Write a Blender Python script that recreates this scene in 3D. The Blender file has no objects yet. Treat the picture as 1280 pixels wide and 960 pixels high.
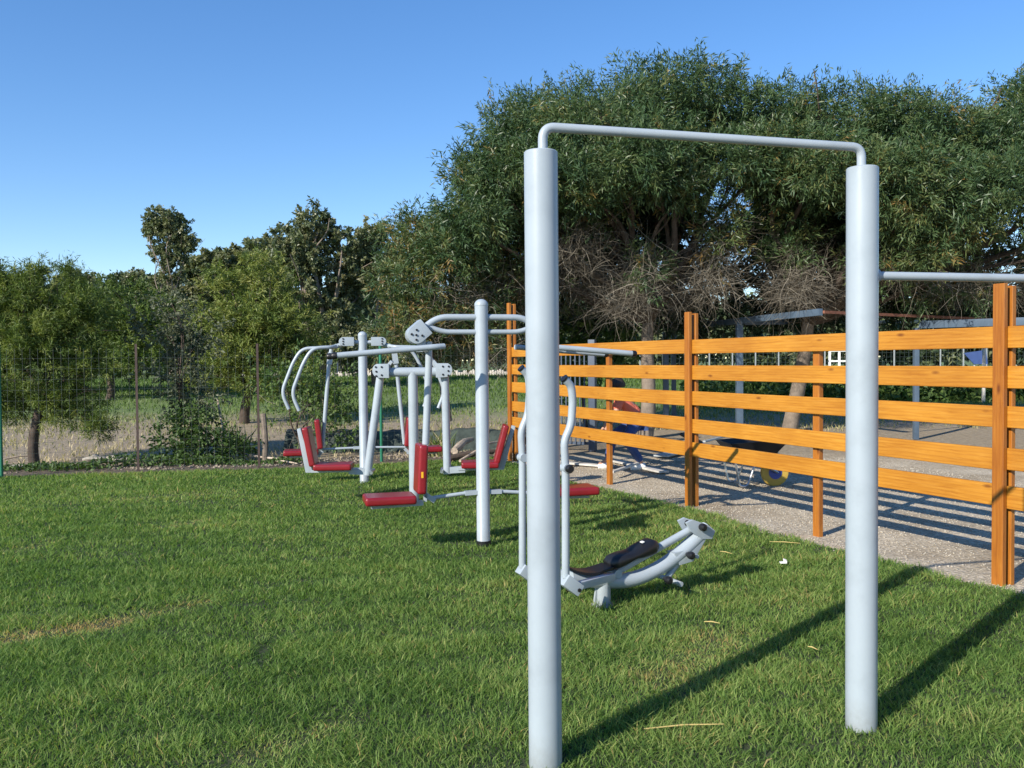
import bpy, bmesh, math, random
import numpy as np
from mathutils import Vector, Matrix, Quaternion
random.seed(7); rng = np.random.default_rng(11)
S = bpy.context.scene
COL = S.collection
R = math.radians

# ------------------------------------------------------------------ camera
F = 1100.0
CAMZ = 1.6
pitch, roll = math.atan(30/F), R(0.5)
fwd = Vector((0, math.cos(pitch), -math.sin(pitch)))
r0 = Vector((1, 0, 0)); u0 = r0.cross(fwd)
rt = r0*math.cos(roll) - u0*math.sin(roll)
up = u0*math.cos(roll) + r0*math.sin(roll)
cam = bpy.data.cameras.new('camera'); camo = bpy.data.objects.new('camera', cam); COL.objects.link(camo)
m = Matrix((rt, up, -fwd)).transposed().to_4x4(); m.translation = Vector((0, 0, CAMZ))
camo.matrix_world = m
cam.sensor_width = 36; cam.lens = 36*F/1280; cam.clip_start = .05; cam.clip_end = 3000
S.camera = camo
C0 = Vector((0, 0, CAMZ))

def ray(px, py):
    return fwd + rt*((px-640)/F) - up*((py-480)/F)
def at(px, py, Y):                       # world point at distance Y in front of the viewer's stand
    d = ray(px, py); return C0 + d*(Y/d.y)
def gr(px, py, z=0.0):                   # where a sight line meets the ground
    d = ray(px, py); return C0 + d*((z-CAMZ)/d.z)

# ------------------------------------------------------------------ world and sun
SUN_EL = R(29); sdx, sdy = .682, .731    # the way shadows run
w = bpy.data.worlds.new('World'); S.world = w; w.use_nodes = True
nt = w.node_tree; bg = nt.nodes['Background']
sky = nt.nodes.new('ShaderNodeTexSky'); sky.sky_type = 'NISHITA'; sky.sun_disc = False
sky.sun_elevation = SUN_EL; sky.sun_rotation = math.atan2(-sdx, -sdy) % (2*math.pi)
sky.altitude = 0; sky.air_density = .85; sky.dust_density = 0; sky.ozone_density = 2.2
hs = nt.nodes.new('ShaderNodeHueSaturation'); hs.inputs['Saturation'].default_value = 1.36; hs.inputs['Hue'].default_value = .508
gm = nt.nodes.new('ShaderNodeGamma'); gm.inputs[1].default_value = .83; nt.links.new(sky.outputs[0], gm.inputs[0]); nt.links.new(gm.outputs[0], hs.inputs['Color'])
nt.links.new(hs.outputs[0], bg.inputs[0]); bg.inputs[1].default_value = .145
sl = bpy.data.lights.new('sun', 'SUN'); sl.energy = 4.0; sl.angle = R(.53); sl.color = (1, .93, .82)
so = bpy.data.objects.new('sun', sl); COL.objects.link(so)
so.rotation_euler = Vector((sdx*math.cos(SUN_EL), sdy*math.cos(SUN_EL), -math.sin(SUN_EL))).to_track_quat('-Z', 'Y').to_euler()
S.view_settings.view_transform = 'Standard'; S.view_settings.look = 'None'
S.view_settings.exposure = 0.85; S.view_settings.gamma = 1
S.cycles.max_bounces = 6; S.cycles.transparent_max_bounces = 8
S.cycles.diffuse_bounces = 3

# ------------------------------------------------------------------ materials
def mat(name):
    m = bpy.data.materials.new(name); m.use_nodes = True
    return m, m.node_tree, m.node_tree.nodes['Principled BSDF']
def N(t, typ, **kw):
    n = t.nodes.new(typ)
    for k, v in kw.items(): setattr(n, k, v)
    return n
def ramp(t, stops, fac):
    n = t.nodes.new('ShaderNodeValToRGB'); e = n.color_ramp.elements
    while len(e) < len(stops): e.new(.5)
    for i, (p, c) in enumerate(stops):
        e[i].position = p; e[i].color = (*c, 1)
    t.links.new(fac, n.inputs[0]); return n
def noise(t, scale, detail=4, rough=.55, vec=None, dist=0):
    n = t.nodes.new('ShaderNodeTexNoise'); n.inputs['Scale'].default_value = scale
    n.inputs['Detail'].default_value = detail; n.inputs['Roughness'].default_value = rough
    n.inputs['Distortion'].default_value = dist
    if vec is not None: t.links.new(vec, n.inputs['Vector'])
    return n
def bump(t, b, h, strength, dist=.01):
    n = t.nodes.new('ShaderNodeBump'); n.inputs['Strength'].default_value = strength; n.inputs['Distance'].default_value = dist
    t.links.new(h, n.inputs['Height']); t.links.new(n.outputs[0], b.inputs['Normal'])
def mixc(t, fac, a, b, mode='MIX'):
    n = t.nodes.new('ShaderNodeMix'); n.data_type = 'RGBA'; n.blend_type = mode
    for s, v in ((n.inputs[0], fac), (n.inputs[6], a), (n.inputs[7], b)):
        if hasattr(v, 'node'): t.links.new(v, s)
        elif isinstance(v, tuple): s.default_value = (*v, 1)
        else: s.default_value = v
    return n.outputs[2]
def simple(name, col, rough=.5, metal=0, var=.15, scale=6, bmp=0, bscale=60, coat=0):
    m, t, b = mat(name)
    tc = N(t, 'ShaderNodeTexCoord')
    n = noise(t, scale, 5, .6, tc.outputs['Object'])
    lo = tuple(c*(1-var) for c in col); hi = tuple(min(1, c*(1+var)) for c in col)
    r = ramp(t, [(.3, lo), (.7, hi)], n.outputs[0]); t.links.new(r.outputs[0], b.inputs['Base Color'])
    b.inputs['Roughness'].default_value = rough; b.inputs['Metallic'].default_value = metal
    if coat: b.inputs['Coat Weight'].default_value = coat; b.inputs['Coat Roughness'].default_value = .15
    if bmp:
        n2 = noise(t, bscale, 4, .6, tc.outputs['Object']); bump(t, b, n2.outputs[0], bmp)
    return m
M = {}
def paint(name, col):
    m, t, b = mat(name)
    g = N(t, 'ShaderNodeNewGeometry')
    n = noise(t, 3.5, 6, .65, g.outputs['Position']); n2 = noise(t, 45, 3, .6, g.outputs['Position'])
    r = ramp(t, [(.3, tuple(c*.88 for c in col)), (.5, col), (.7, tuple(c*1.04 for c in col))], n.outputs[0])
    sp = N(t, 'ShaderNodeSeparateXYZ'); t.links.new(g.outputs['Position'], sp.inputs[0])
    mr = N(t, 'ShaderNodeMapRange'); t.links.new(sp.outputs[2], mr.inputs[0])   # mud splash near the turf
    mr.inputs[1].default_value = 0; mr.inputs[2].default_value = .16; mr.inputs[3].default_value = .6; mr.inputs[4].default_value = 0
    mu = N(t, 'ShaderNodeMath', operation='MULTIPLY'); t.links.new(mr.outputs[0], mu.inputs[0]); t.links.new(n2.outputs[0], mu.inputs[1])
    c = mixc(t, mu.outputs[0], r.outputs[0], (.16, .14, .09))
    t.links.new(c, b.inputs['Base Color'])
    rr = ramp(t, [(.3, (.28,)*3), (.7, (.42,)*3)], n.outputs[0]); t.links.new(rr.outputs[0], b.inputs['Roughness'])
    bump(t, b, noise(t, 220, 2, .5, g.outputs['Position']).outputs[0], .05, .002)
    return m
M['paint'] = paint('pale_grey_paint', (.335, .385, .425))
M['black'] = simple('black_rubber', (.009, .009, .011), .42, bmp=.05)
M['bolt'] = simple('dark_bolt', (.03, .03, .035), .35, metal=.6)
M['steel'] = simple('zinc_steel', (.5, .52, .54), .35, metal=.9)
M['red'] = simple('red_vinyl', (.215, .010, .016), .33, var=.12, coat=.1, bmp=.03, bscale=30)
M['yellow'] = simple('yellow_label', (.8, .42, .02), .4)
M['white'] = simple('white_plastic', (.75, .75, .73), .5)
M['gatepaint'] = simple('dark_slate_paint', (.055, .075, .11), .4)
M['pergola'] = simple('slate_grey_paint', (.075, .11, .155), .45)
M['rust'] = simple('rusty_steel', (.19, .075, .045), .8, var=.35, scale=14, bmp=.2)
M['rustpost'] = simple('weathered_rust', (.045, .028, .024), .8, var=.35, scale=14, bmp=.2)
M['greenpost'] = simple('green_coated_steel', (.015, .15, .085), .4)
M['wire'] = simple('dark_wire', (.05, .065, .06), .5)
M['galv'] = simple('galvanised_post', (.36, .38, .38), .5, metal=.2)
M['yellowrim'] = simple('yellow_rim', (.50, .33, .06), .45)
M['bluehub'] = simple('blue_hub', (.04, .07, .3), .4)
M['tarp'] = simple('blue_tarp', (.05, .09, .24), .6)
M['net'] = simple('dark_green_netting', (.045, .06, .05), .9, var=.4, scale=9)
M['deadwood'] = simple('bleached_wood', (.42, .34, .26), .85, var=.3, scale=8, bmp=.3)
M['board'] = simple('grey_board', (.5, .47, .42), .8, var=.25, scale=5, bmp=.2)
M['stone'] = simple('pale_stone', (.42, .38, .31), .9, var=.3, scale=7, bmp=.5, bscale=14)
M['stonewall'] = simple('white_stone', (.55, .5, .44), .9, var=.35, scale=2.5, bmp=.6, bscale=5)
M['rubble'] = simple('earthy_rubble', (.27, .22, .165), .95, var=.45, scale=5, bmp=.4)
M['straw'] = simple('dry_straw', (.5, .38, .14), .8, var=.2)
M['skin'] = simple('skin', (.45, .24, .16), .5)
M['shirt'] = simple('coral_shirt', (.72, .16, .09), .8, bmp=.3)
M['jeans'] = simple('blue_jeans', (.035, .07, .20), .9, bmp=.3)
M['hair'] = simple('dark_hair', (.02, .015, .012), .6, bmp=.6)
M['bark'] = simple('grey_bark', (.20, .16, .125), .9, var=.35, scale=5, bmp=.9, bscale=16)
M['darkbark'] = simple('dark_bark', (.075, .055, .042), .95, var=.35, scale=6, bmp=.9, bscale=20)

def wood(nm='orange_stained_timber', cols=((.38, .145, .010), (.48, .205, .018), (.56, .275, .040))):
    m, t, b = mat(nm)
    tc = N(t, 'ShaderNodeTexCoord'); oi = N(t, 'ShaderNodeObjectInfo')
    mul = N(t, 'ShaderNodeMath', operation='MULTIPLY'); mul.inputs[1].default_value = 37
    t.links.new(oi.outputs['Random'], mul.inputs[0])
    ad = N(t, 'ShaderNodeVectorMath', operation='ADD'); t.links.new(tc.outputs['Object'], ad.inputs[0]); t.links.new(mul.outputs[0], ad.inputs[1])
    mp = N(t, 'ShaderNodeMapping'); mp.inputs['Scale'].default_value = (1.6, 9, 22); t.links.new(ad.outputs[0], mp.inputs[0])
    n1 = noise(t, 2.2, 6, .62, mp.outputs[0], .9)
    w_ = N(t, 'ShaderNodeTexWave'); w_.bands_direction = 'Z'; w_.inputs['Scale'].default_value = .55; w_.inputs['Distortion'].default_value = 7
    w_.inputs['Detail'].default_value = 3; w_.inputs['Detail Scale'].default_value = .7; t.links.new(mp.outputs[0], w_.inputs[0])
    r1 = ramp(t, [(.25, cols[0]), (.5, cols[1]), (.8, cols[2])], n1.outputs[0])
    r2 = ramp(t, [(0, (.80, .72, .62)), (.55, (1, 1, 1))], w_.outputs[0])
    c = mixc(t, .55, r1.outputs[0], r2.outputs[0], 'MULTIPLY')
    big = noise(t, 1.3, 3, .5, ad.outputs[0]); rb = ramp(t, [(.35, (.86, .80, .74)), (.65, (1.05, 1.06, 1.1))], big.outputs[0])
    c = mixc(t, 1.0, c, rb.outputs[0], 'MULTIPLY')
    mp2 = N(t, 'ShaderNodeMapping'); mp2.inputs['Scale'].default_value = (3.2, 9, 9); t.links.new(ad.outputs[0], mp2.inputs[0])
    vo = N(t, 'ShaderNodeTexVoronoi'); vo.inputs['Scale'].default_value = .8; t.links.new(mp2.outputs[0], vo.inputs['Vector'])
    rk = ramp(t, [(.04, (.30, .16, .10)), (.13, (1, 1, 1))], vo.outputs['Distance'])
    c = mixc(t, .8, c, rk.outputs[0], 'MULTIPLY')
    t.links.new(c, b.inputs['Base Color']); b.inputs['Roughness'].default_value = .5
    bump(t, b, n1.outputs[0], .25, .004)
    return m
M['wood'] = wood()
M['postwood'] = wood('amber_stain_shaded_post', ((.27, .085, .008), (.37, .130, .012), (.45, .19, .025)))  # darker copy of the stain, shade from the posts' facing partly in its colour

def leafmat(name, cols, trans=.25, rough=.55):
    m, t, b = mat(name)
    a = N(t, 'ShaderNodeAttribute'); a.attribute_name = 'tint'
    st = [(i/(len(cols)-1), c) for i, c in enumerate(cols)]
    r = ramp(t, st, a.outputs['Fac'])
    t.links.new(r.outputs[0], b.inputs['Base Color']); b.inputs['Roughness'].default_value = rough
    b.inputs['Specular IOR Level'].default_value = .35
    tr = N(t, 'ShaderNodeBsdfTranslucent'); mx = N(t, 'ShaderNodeMixShader'); mx.inputs[0].default_value = trans
    br = N(t, 'ShaderNodeMix', data_type='RGBA', blend_type='MULTIPLY'); br.inputs[0].default_value = 1
    t.links.new(r.outputs[0], br.inputs[6]); br.inputs[7].default_value = (1.5, 1.6, .7, 1)
    t.links.new(br.outputs[2], tr.inputs[0])
    t.links.new(b.outputs[0], mx.inputs[1]); t.links.new(tr.outputs[0], mx.inputs[2])
    t.links.new(mx.outputs[0], t.nodes['Material Output'].inputs[0])
    return m
M['grass'] = leafmat('lawn_grass', [(.056, .118, .028), (.120, .210, .050), (.202, .300, .078), (.32, .375, .13), (.46, .33, .14)], .42, .5)
M['grass'].node_tree.nodes['Principled BSDF'].inputs['Specular IOR Level'].default_value = .15
M['fieldgrass'] = leafmat('field_grass', [(.09, .15, .03), (.14, .20, .05), (.28, .26, .12), (.48, .40, .24)], .25)
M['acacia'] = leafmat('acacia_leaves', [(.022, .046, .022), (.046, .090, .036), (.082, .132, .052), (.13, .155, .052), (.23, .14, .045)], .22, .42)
M['pine'] = leafmat('pine_needles', [(.048, .078, .018), (.095, .145, .028), (.165, .205, .042), (.24, .25, .07)], .22)
M['darkpine'] = leafmat('dark_pine_needles', [(0.0286, 0.0546, 0.0182), (0.0546, 0.0975, 0.0286), (0.0845, 0.13, 0.039)], .2)
M['euc'] = leafmat('eucalyptus_leaves', [(.06, .09, .05), (.11, .14, .068), (.18, .19, .095), (.24, .22, .12)], .2, .42)
M['shrub'] = leafmat('shrub_leaves', [(0.0438, 0.0813, 0.0225), (0.0875, 0.15, 0.0375), (0.15, 0.2063, 0.0562)], .25)
M['olive'] = leafmat('grey_olive_leaves', [(0.0562, 0.0725, 0.0438), (0.1063, 0.1225, 0.0725), (0.1875, 0.1938, 0.125)], .2)
M['twig'] = leafmat('dead_twigs', [(.05, .042, .030), (.13, .112, .085), (.27, .245, .195)], .0, .9)

# ------------------------------------------------------------------ tagging and linking
def tag(o, label=None, cat=None, group=None, kind=None):
    if label: o['label'] = label
    if cat: o['category'] = cat
    if group: o['group'] = group
    if kind: o['kind'] = kind
    return o
def thing(name, label, cat, loc=(0, 0, 0), rz=0, group=None):
    o = bpy.data.objects.new(name, None); COL.objects.link(o); o.empty_display_size = .1
    o.location = loc; o.rotation_euler = (0, 0, rz)
    return tag(o, label, cat, group)
def link(name, me, parent=None):
    o = bpy.data.objects.new(name, me); COL.objects.link(o)
    if parent is not None: o.parent = parent
    return o
def copy_tree(o, parent=None):
    c = o.copy(); COL.objects.link(c)
    if parent is not None: c.parent = parent
    for ch in [x for x in bpy.data.objects if x.parent == o]: copy_tree(ch, c)
    return c

# ------------------------------------------------------------------ solid mesh builder
def fillet(pts, rad, n=6):
    pts = [Vector(p) for p in pts]; out = [pts[0]]
    for i in range(1, len(pts)-1):
        a, b, c = pts[i-1], pts[i], pts[i+1]
        u, v = (a-b), (c-b); lu, lv = u.length, v.length
        r = min(rad, lu*.48, lv*.48); u.normalize(); v.normalize()
        p, q = b+u*r, b+v*r
        for k in range(n+1):
            s = k/n; out.append(p*(1-s)**2 + b*2*s*(1-s) + q*s*s)
    out.append(pts[-1]); return out
class MB:
    def __init__(s): s.v = []; s.f = []
    def add(s, vs, fs):
        o = len(s.v); s.v += [tuple(x) for x in vs]; s.f += [tuple(o+i for i in f) for f in fs]; return s
    def tube(s, pts, r, n=14, cap=True):
        pts = [Vector(p) for p in pts]; L = len(pts)
        rs = r if isinstance(r, (list, tuple)) else [r]*L
        T = [(pts[min(i+1, L-1)]-pts[max(i-1, 0)]).normalized() for i in range(L)]
        a = Vector((0, 0, 1)) if abs(T[0].z) < .9 else Vector((1, 0, 0))
        u = T[0].cross(a).normalized(); vs, fs = [], []
        for i in range(L):
            if i: u = (u - T[i]*u.dot(T[i])).normalized()
            v = T[i].cross(u)
            for k in range(n):
                g = 2*math.pi*k/n; vs.append(pts[i] + (u*math.cos(g)+v*math.sin(g))*rs[i])
        for i in range(L-1):
            for k in range(n):
                fs.append((i*n+k, i*n+(k+1) % n, (i+1)*n+(k+1) % n, (i+1)*n+k))
        if cap: fs += [tuple(reversed(range(n))), tuple(range((L-1)*n, L*n))]
        return s.add(vs, fs)
    def lathe(s, prof, org=(0, 0, 0), axis=(0, 0, 1), n=24):
        q = Vector((0, 0, 1)).rotation_difference(Vector(axis).normalized()); org = Vector(org); vs, fs = [], []
        for (r, z) in prof:
            for k in range(n):
                g = 2*math.pi*k/n; vs.append(org + q @ Vector((r*math.cos(g), r*math.sin(g), z)))
        for i in range(len(prof)-1):
            for k in range(n): fs.append((i*n+k, i*n+(k+1) % n, (i+1)*n+(k+1) % n, (i+1)*n+k))
        fs += [tuple(reversed(range(n))), tuple(range((len(prof)-1)*n, len(prof)*n))]
        return s.add(vs, fs)
    def box(s, c, size, rot=None):
        c = Vector(c); h = Vector(size)/2; q = rot or Quaternion(); vs = []
        for x in (-1, 1):
            for y in (-1, 1):
                for z in (-1, 1): vs.append(c + q @ Vector((x*h.x, y*h.y, z*h.z)))
        return s.add(vs, [(0, 1, 3, 2), (4, 6, 7, 5), (0, 4, 5, 1), (2, 3, 7, 6), (0, 2, 6, 4), (1, 5, 7, 3)])
    def beam(s, a, b, wy, wz):            # square bar from a to b
        a, b = Vector(a), Vector(b); d = b-a
        q = d.to_track_quat('X', 'Z'); return s.box((a+b)/2, (d.length, wy, wz), q)
    def prism(s, poly, y0, y1):           # outline in x,z pushed through y
        n = len(poly); vs = [(x, y0, z) for x, z in poly] + [(x, y1, z) for x, z in poly]
        fs = [tuple(range(n)), tuple(reversed(range(n, 2*n)))]
        for i in range(n): fs.append((i, n+i, n+(i+1) % n, (i+1) % n))
        return s.add(vs, fs)
    def build(s, name, m, parent=None, bevel=0, seg=2, smooth=True, origin=None, ang=35):
        me = bpy.data.meshes.new(name); me.from_pydata(s.v, [], s.f)
        bm = bmesh.new(); bm.from_mesh(me)
        if bevel:
            es = [e for e in bm.edges if len(e.link_faces) == 2 and e.calc_face_angle(0) > R(25)]
            bmesh.ops.bevel(bm, geom=es, offset=bevel, segments=seg, affect='EDGES', profile=.7)
        bmesh.ops.recalc_face_normals(bm, faces=bm.faces); bm.to_mesh(me); bm.free()
        if origin is not None: me.transform(Matrix.Translation(-Vector(origin)))
        me.materials.append(m if not isinstance(m, str) else M[m])
        if smooth:
            for p in me.polygons: p.use_smooth = True
            me.set_sharp_from_angle(angle=R(ang))
        o = link(name, me, parent)
        if origin is not None: o.location = origin
        return o
def fast(name, V, Fq, m, parent=None, tint=None, smooth=False):
    me = bpy.data.meshes.new(name); k = Fq.shape[1]; nf = len(Fq)
    me.vertices.add(len(V)); me.vertices.foreach_set('co', np.ascontiguousarray(V, np.float32).ravel())
    me.loops.add(nf*k); me.loops.foreach_set('vertex_index', np.ascontiguousarray(Fq, np.int32).ravel())
    me.polygons.add(nf); me.polygons.foreach_set('loop_start', np.arange(0, nf*k, k, dtype=np.int32))
    if tint is not None:
        a = me.attributes.new('tint', 'FLOAT', 'POINT'); a.data.foreach_set('value', np.ascontiguousarray(tint, np.float32))
    me.update(calc_edges=True)
    if smooth: me.polygons.foreach_set('use_smooth', np.ones(nf, bool))
    me.materials.append(M[m]); return link(name, me, parent)

# ------------------------------------------------------------------ terrain
FA = gr(764, 607); FB = gr(1253, 730)                  # feet of the timber fence
fdir = (FA-FB).normalized(); fdir.z = 0; fdir.normalize()
fperp = Vector((fdir.y, -fdir.x, 0))                    # away from the lawn
if fperp.x < 0: fperp = -fperp
def zt(x, y):
    s = np.clip((y-16)/(45-16), 0, 1); return .78*s*s*(3-2*s)
def sheet(name, xs, ys, m, dz=0):
    X, Y = np.meshgrid(xs, ys); V = np.stack([X, Y, zt(X, Y)+dz], -1).reshape(-1, 3); nx, ny = len(xs), len(ys)
    i = np.arange(nx*ny).reshape(ny, nx)
    Fq = np.stack([i[:-1, :-1], i[:-1, 1:], i[1:, 1:], i[1:, :-1]], -1).reshape(-1, 4)
    return tag(fast(name, V, Fq, m, smooth=True), kind='structure')
def groundmat():
    m, t, b = mat('field_soil'); g = N(t, 'ShaderNodeNewGeometry'); P = g.outputs['Position']
    sp = N(t, 'ShaderNodeSeparateXYZ'); t.links.new(P, sp.inputs[0])
    big = noise(t, .22, 4, .6, P); fine = noise(t, 9, 6, .7, P)
    dry = ramp(t, [(.3, (.19, .145, .09)), (.55, (.32, .255, .17)), (.75, (.40, .33, .22))], fine.outputs[0])
    grn = ramp(t, [(.3, (.09, .14, .035)), (.7, (.16, .21, .06))], fine.outputs[0])
    ad = N(t, 'ShaderNodeMath', operation='MULTIPLY_ADD'); t.links.new(big.outputs[0], ad.inputs[0]); ad.inputs[1].default_value = 9; t.links.new(sp.outputs[1], ad.inputs[2])
    mr = N(t, 'ShaderNodeMapRange'); t.links.new(ad.outputs[0], mr.inputs[0]); mr.inputs[1].default_value = 26; mr.inputs[2].default_value = 30
    c = mixc(t, mr.outputs[0], dry.outputs[0], grn.outputs[0]); t.links.new(c, b.inputs['Base Color'])
    b.inputs['Roughness'].default_value = .95; bump(t, b, fine.outputs[0], .8, .05)
    return m
M['ground'] = groundmat()
def soilmat():
    m, t, b = mat('turf_soil'); g = N(t, 'ShaderNodeNewGeometry'); f = noise(t, 14, 5, .7, g.outputs['Position'])
    r = ramp(t, [(.3, (.022, .032, .012)), (.7, (.055, .07, .026))], f.outputs[0]); t.links.new(r.outputs[0], b.inputs['Base Color'])
    b.inputs['Roughness'].default_value = 1; bump(t, b, f.outputs[0], 1, .03); return m
M['soil'] = soilmat()
def gravelmat():
    m, t, b = mat('gravel_path'); g = N(t, 'ShaderNodeNewGeometry'); P = g.outputs['Position']
    v = N(t, 'ShaderNodeTexVoronoi'); v.inputs['Scale'].default_value = 42; t.links.new(P, v.inputs['Vector'])
    big = noise(t, .8, 5, .6, P); f = noise(t, 30, 5, .7, P)
    a = ramp(t, [(.25, (.34, .275, .18)), (.5, (.47, .40, .29)), (.75, (.58, .52, .42))], f.outputs[0])
    d = ramp(t, [(.35, (.68, .63, .56)), (.62, (1.08, 1.08, 1.08))], big.outputs[0])
    c = mixc(t, 1.0, a.outputs[0], d.outputs[0], 'MULTIPLY')
    hs = N(t, 'ShaderNodeSeparateColor'); t.links.new(v.outputs['Color'], hs.inputs[0])
    vv = ramp(t, [(0, (.70, .68, .66)), (1, (1.2, 1.2, 1.22))], hs.outputs[0])
    c = mixc(t, 1.0, c, vv.outputs[0], 'MULTIPLY'); t.links.new(c, b.inputs['Base Color'])
    b.inputs['Roughness'].default_value = .95; bump(t, b, v.outputs['Distance'], .9, .012); return m
M['gravel'] = gravelmat()
sheet('ground', np.concatenate([np.linspace(-900, -60, 12), np.linspace(-50, 60, 90), np.linspace(70, 900, 12)]),
      np.concatenate([np.linspace(-40, 10, 6), np.linspace(11, 60, 60), np.linspace(80, 1600, 12)]), 'ground', -.012)
# lawn outline: gravel side runs just short of the fence
lawn_right = [(-0.35, 14.35), (.35, 12.6), (.98, 11.1), (1.3, 10.35), (1.83, 9.25), (2.28, 8.1), (2.66, 7.2), (3.1, 6.35), (3.7, 5.3), (4.6, 3.6), (6, .5), (6.5, -3)]
lawn_right = [(x + .08*math.sin(i*2.3), y) for i, (x, y) in enumerate(lawn_right)]
def right_edge(y):
    xs = [p[0] for p in reversed(lawn_right)]; ys = [p[1] for p in reversed(lawn_right)]
    return np.interp(y, ys, xs)
def back_edge(x):
    return np.interp(x, [-16, -9, -7.2, -5.3, -3.3, -1.8, -.35, 2], [12.0, 12.3, 12.45, 12.75, 13.15, 13.7, 14.35, 14.6])
def strip(name, left, right, m, z):
    n = len(left); V = np.array([(x, y, z) for x, y in left] + [(x, y, z) for x, y in right]); f = []
    for i in range(n-1): f.append((i, i+1, n+i+1, n+i))
    return tag(fast(name, V, np.array(f)[:, ::-1], m), kind='structure')
ys_ = np.linspace(-3, 15, 60); xs_ = np.linspace(-16, -.35, 40)
le = [(x, -3) for x in xs_] + [(x, -3) for x in np.linspace(-.35, 6.5, 20)][1:]
ri = [(x, float(back_edge(x))) for x in xs_]
ed = []                                                   # lawn sheet as columns in x
for x in np.linspace(-16, 6.5, 120):
    top = float(back_edge(x))
    for y in np.linspace(14.6, -3, 400):
        if right_edge(y) >= x and y <= top: top = y; break
    ed.append((x, top))
strip('lawn', [(x, -3) for x, _ in ed], ed, 'soil', .004)
gl = [(float(right_edge(y))-.35, y) for y in np.linspace(-3, 14.6, 50)]
gx = [(x+5.2+max(0, (y-5))*.45, y) for x, y in gl]
strip('gravel_path', gl, gx, 'gravel', -.002)
def vergemat():
    m, t, b = mat('brown_verge'); g = N(t, 'ShaderNodeNewGeometry'); f = noise(t, 11, 6, .7, g.outputs['Position'])
    r = ramp(t, [(.3, (.07, .052, .034)), (.55, (.15, .115, .08)), (.75, (.24, .20, .14))], f.outputs[0]); t.links.new(r.outputs[0], b.inputs['Base Color'])
    b.inputs['Roughness'].default_value = 1; bump(t, b, f.outputs[0], 1, .05); return m
M['verge'] = vergemat()
vx = np.linspace(-16, -.3, 80)
strip('verge', [(x, float(back_edge(x))-.15) for x in vx], [(x, float(back_edge(x))+1.15+.2*math.sin(x*1.7)+.1*math.sin(x*4.1)) for x in vx], 'verge', -.002)

# ------------------------------------------------------------------ grass
def blades(name, P, H, W, lean, tint, m, parent=None, la=None):
    n = len(P); th = rng.uniform(0, 2*np.pi, n); la = rng.uniform(0, 2*np.pi, n) if la is None else la
    side = np.stack([np.cos(th), np.sin(th), np.zeros(n)], 1)*W[:, None]*.5
    ld = np.stack([np.cos(la), np.sin(la), np.zeros(n)], 1)*(H*lean)[:, None]
    up_ = np.array([0, 0, 1.0]); z = H*np.sqrt(np.clip(1-.6*np.minimum(lean, 1)**2, .1, 1))
    a = P-side; b = P+side; mid = P+ld*.35+up_*(z*.55)[:, None]; c = mid+side*.8; d = mid-side*.8; e = P+ld+up_*z[:, None]
    V = np.stack([a, b, c, d, e], 1).reshape(-1, 3); i = (np.arange(n)*5)[:, None]
    Fq = np.concatenate([i+np.array([[0, 1, 2]]), i+np.array([[0, 2, 3]]), i+np.array([[3, 2, 4]])], 0)
    return fast(name, V, Fq, m, parent, np.repeat(tint, 5))
def vnoise(x, y, s, seed=0):
    r = np.random.default_rng(seed); o = np.zeros_like(x)
    for k in range(7):
        a = r.uniform(0, 2*np.pi); f = s*(.6+.35*k); o += np.sin((x*np.cos(a)+y*np.sin(a))*f+r.uniform(0, 6))/(1+.4*k)
    return o/2.6
pts = []
for (y0, y1, dens) in ((1.9, 3.6, 9500), (3.6, 5, 10500), (5, 7, 7000), (7, 9.5, 4000), (9.5, 14.5, 2300)):
    xa, xb = -.66*y1-2.6, .66*y1+1.6
    n = int((xb-xa)*(y1-y0)*dens); x = rng.uniform(xa, xb, n); y = rng.uniform(y0, y1, n)
    k = (x < right_edge(y)+.07*vnoise(x, y, 9, 5)+.05*vnoise(x, y, 2.5, 6)+.03) & (y < back_edge(x)+.1*vnoise(x, y, 5, 3)) & (x < .66*y+1.6) & (x > -.66*y-2.4)
    pts.append(np.stack([x[k], y[k]], 1))
pts = np.concatenate(pts); x, y = pts[:, 0], pts[:, 1]; n = len(x)
tuft = vnoise(x, y, 7, 1); tuft2 = vnoise(x, y, 17, 2); patch = vnoise(x, y, 1.6, 4)
H = (.041 + .013*tuft + .014*tuft2 + .006*patch)*rng.uniform(.5, 1.5, n); H = np.clip(H, .014, .13)
Wd = np.interp(y, [2.5, 5, 9, 14], [.0042, .0052, .0085, .013])*rng.uniform(.7, 1.3, n)
tint = .34 + .15*tuft2 + .14*patch + .10*vnoise(x, y, 4.2, 21) + rng.normal(0, .20, n)
lt = rng.random(n) < .02; tint[lt] += .4
for (px0, py0, px1, py1, wd, k) in ((10, 800, 130, 783, .13, 1.0), (130, 783, 250, 755, .11, .65), (210, 660, 250, 652, .12, .35), (300, 955, 430, 905, .12, .3), (820, 850, 900, 800, .2, .3), (20, 690, 60, 680, .12, .3), (160, 625, 260, 618, .15, .3)):
    a, b = gr(px0, py0), gr(px1, py1); d = np.array([b.x-a.x, b.y-a.y]); L2 = (d**2).sum()
    t_ = np.clip(((x-a.x)*d[0]+(y-a.y)*d[1])/L2, 0, 1); dist = np.hypot(x-a.x-d[0]*t_, y-a.y-d[1]*t_)+.02*tuft2
    q = np.exp(-(dist/wd)**2); tint += q*k*rng.uniform(0, 1.3, n); H *= 1-.5*q
ga = gr(330, 815); q = np.exp(-(((x-ga.x)/.05)**2+((y-ga.y)/.17)**2)); H *= 1-.85*q; tint -= .6*q
lean = np.clip(rng.normal(.85, .32, n)+.15*tuft, .1, 1.5)
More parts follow.
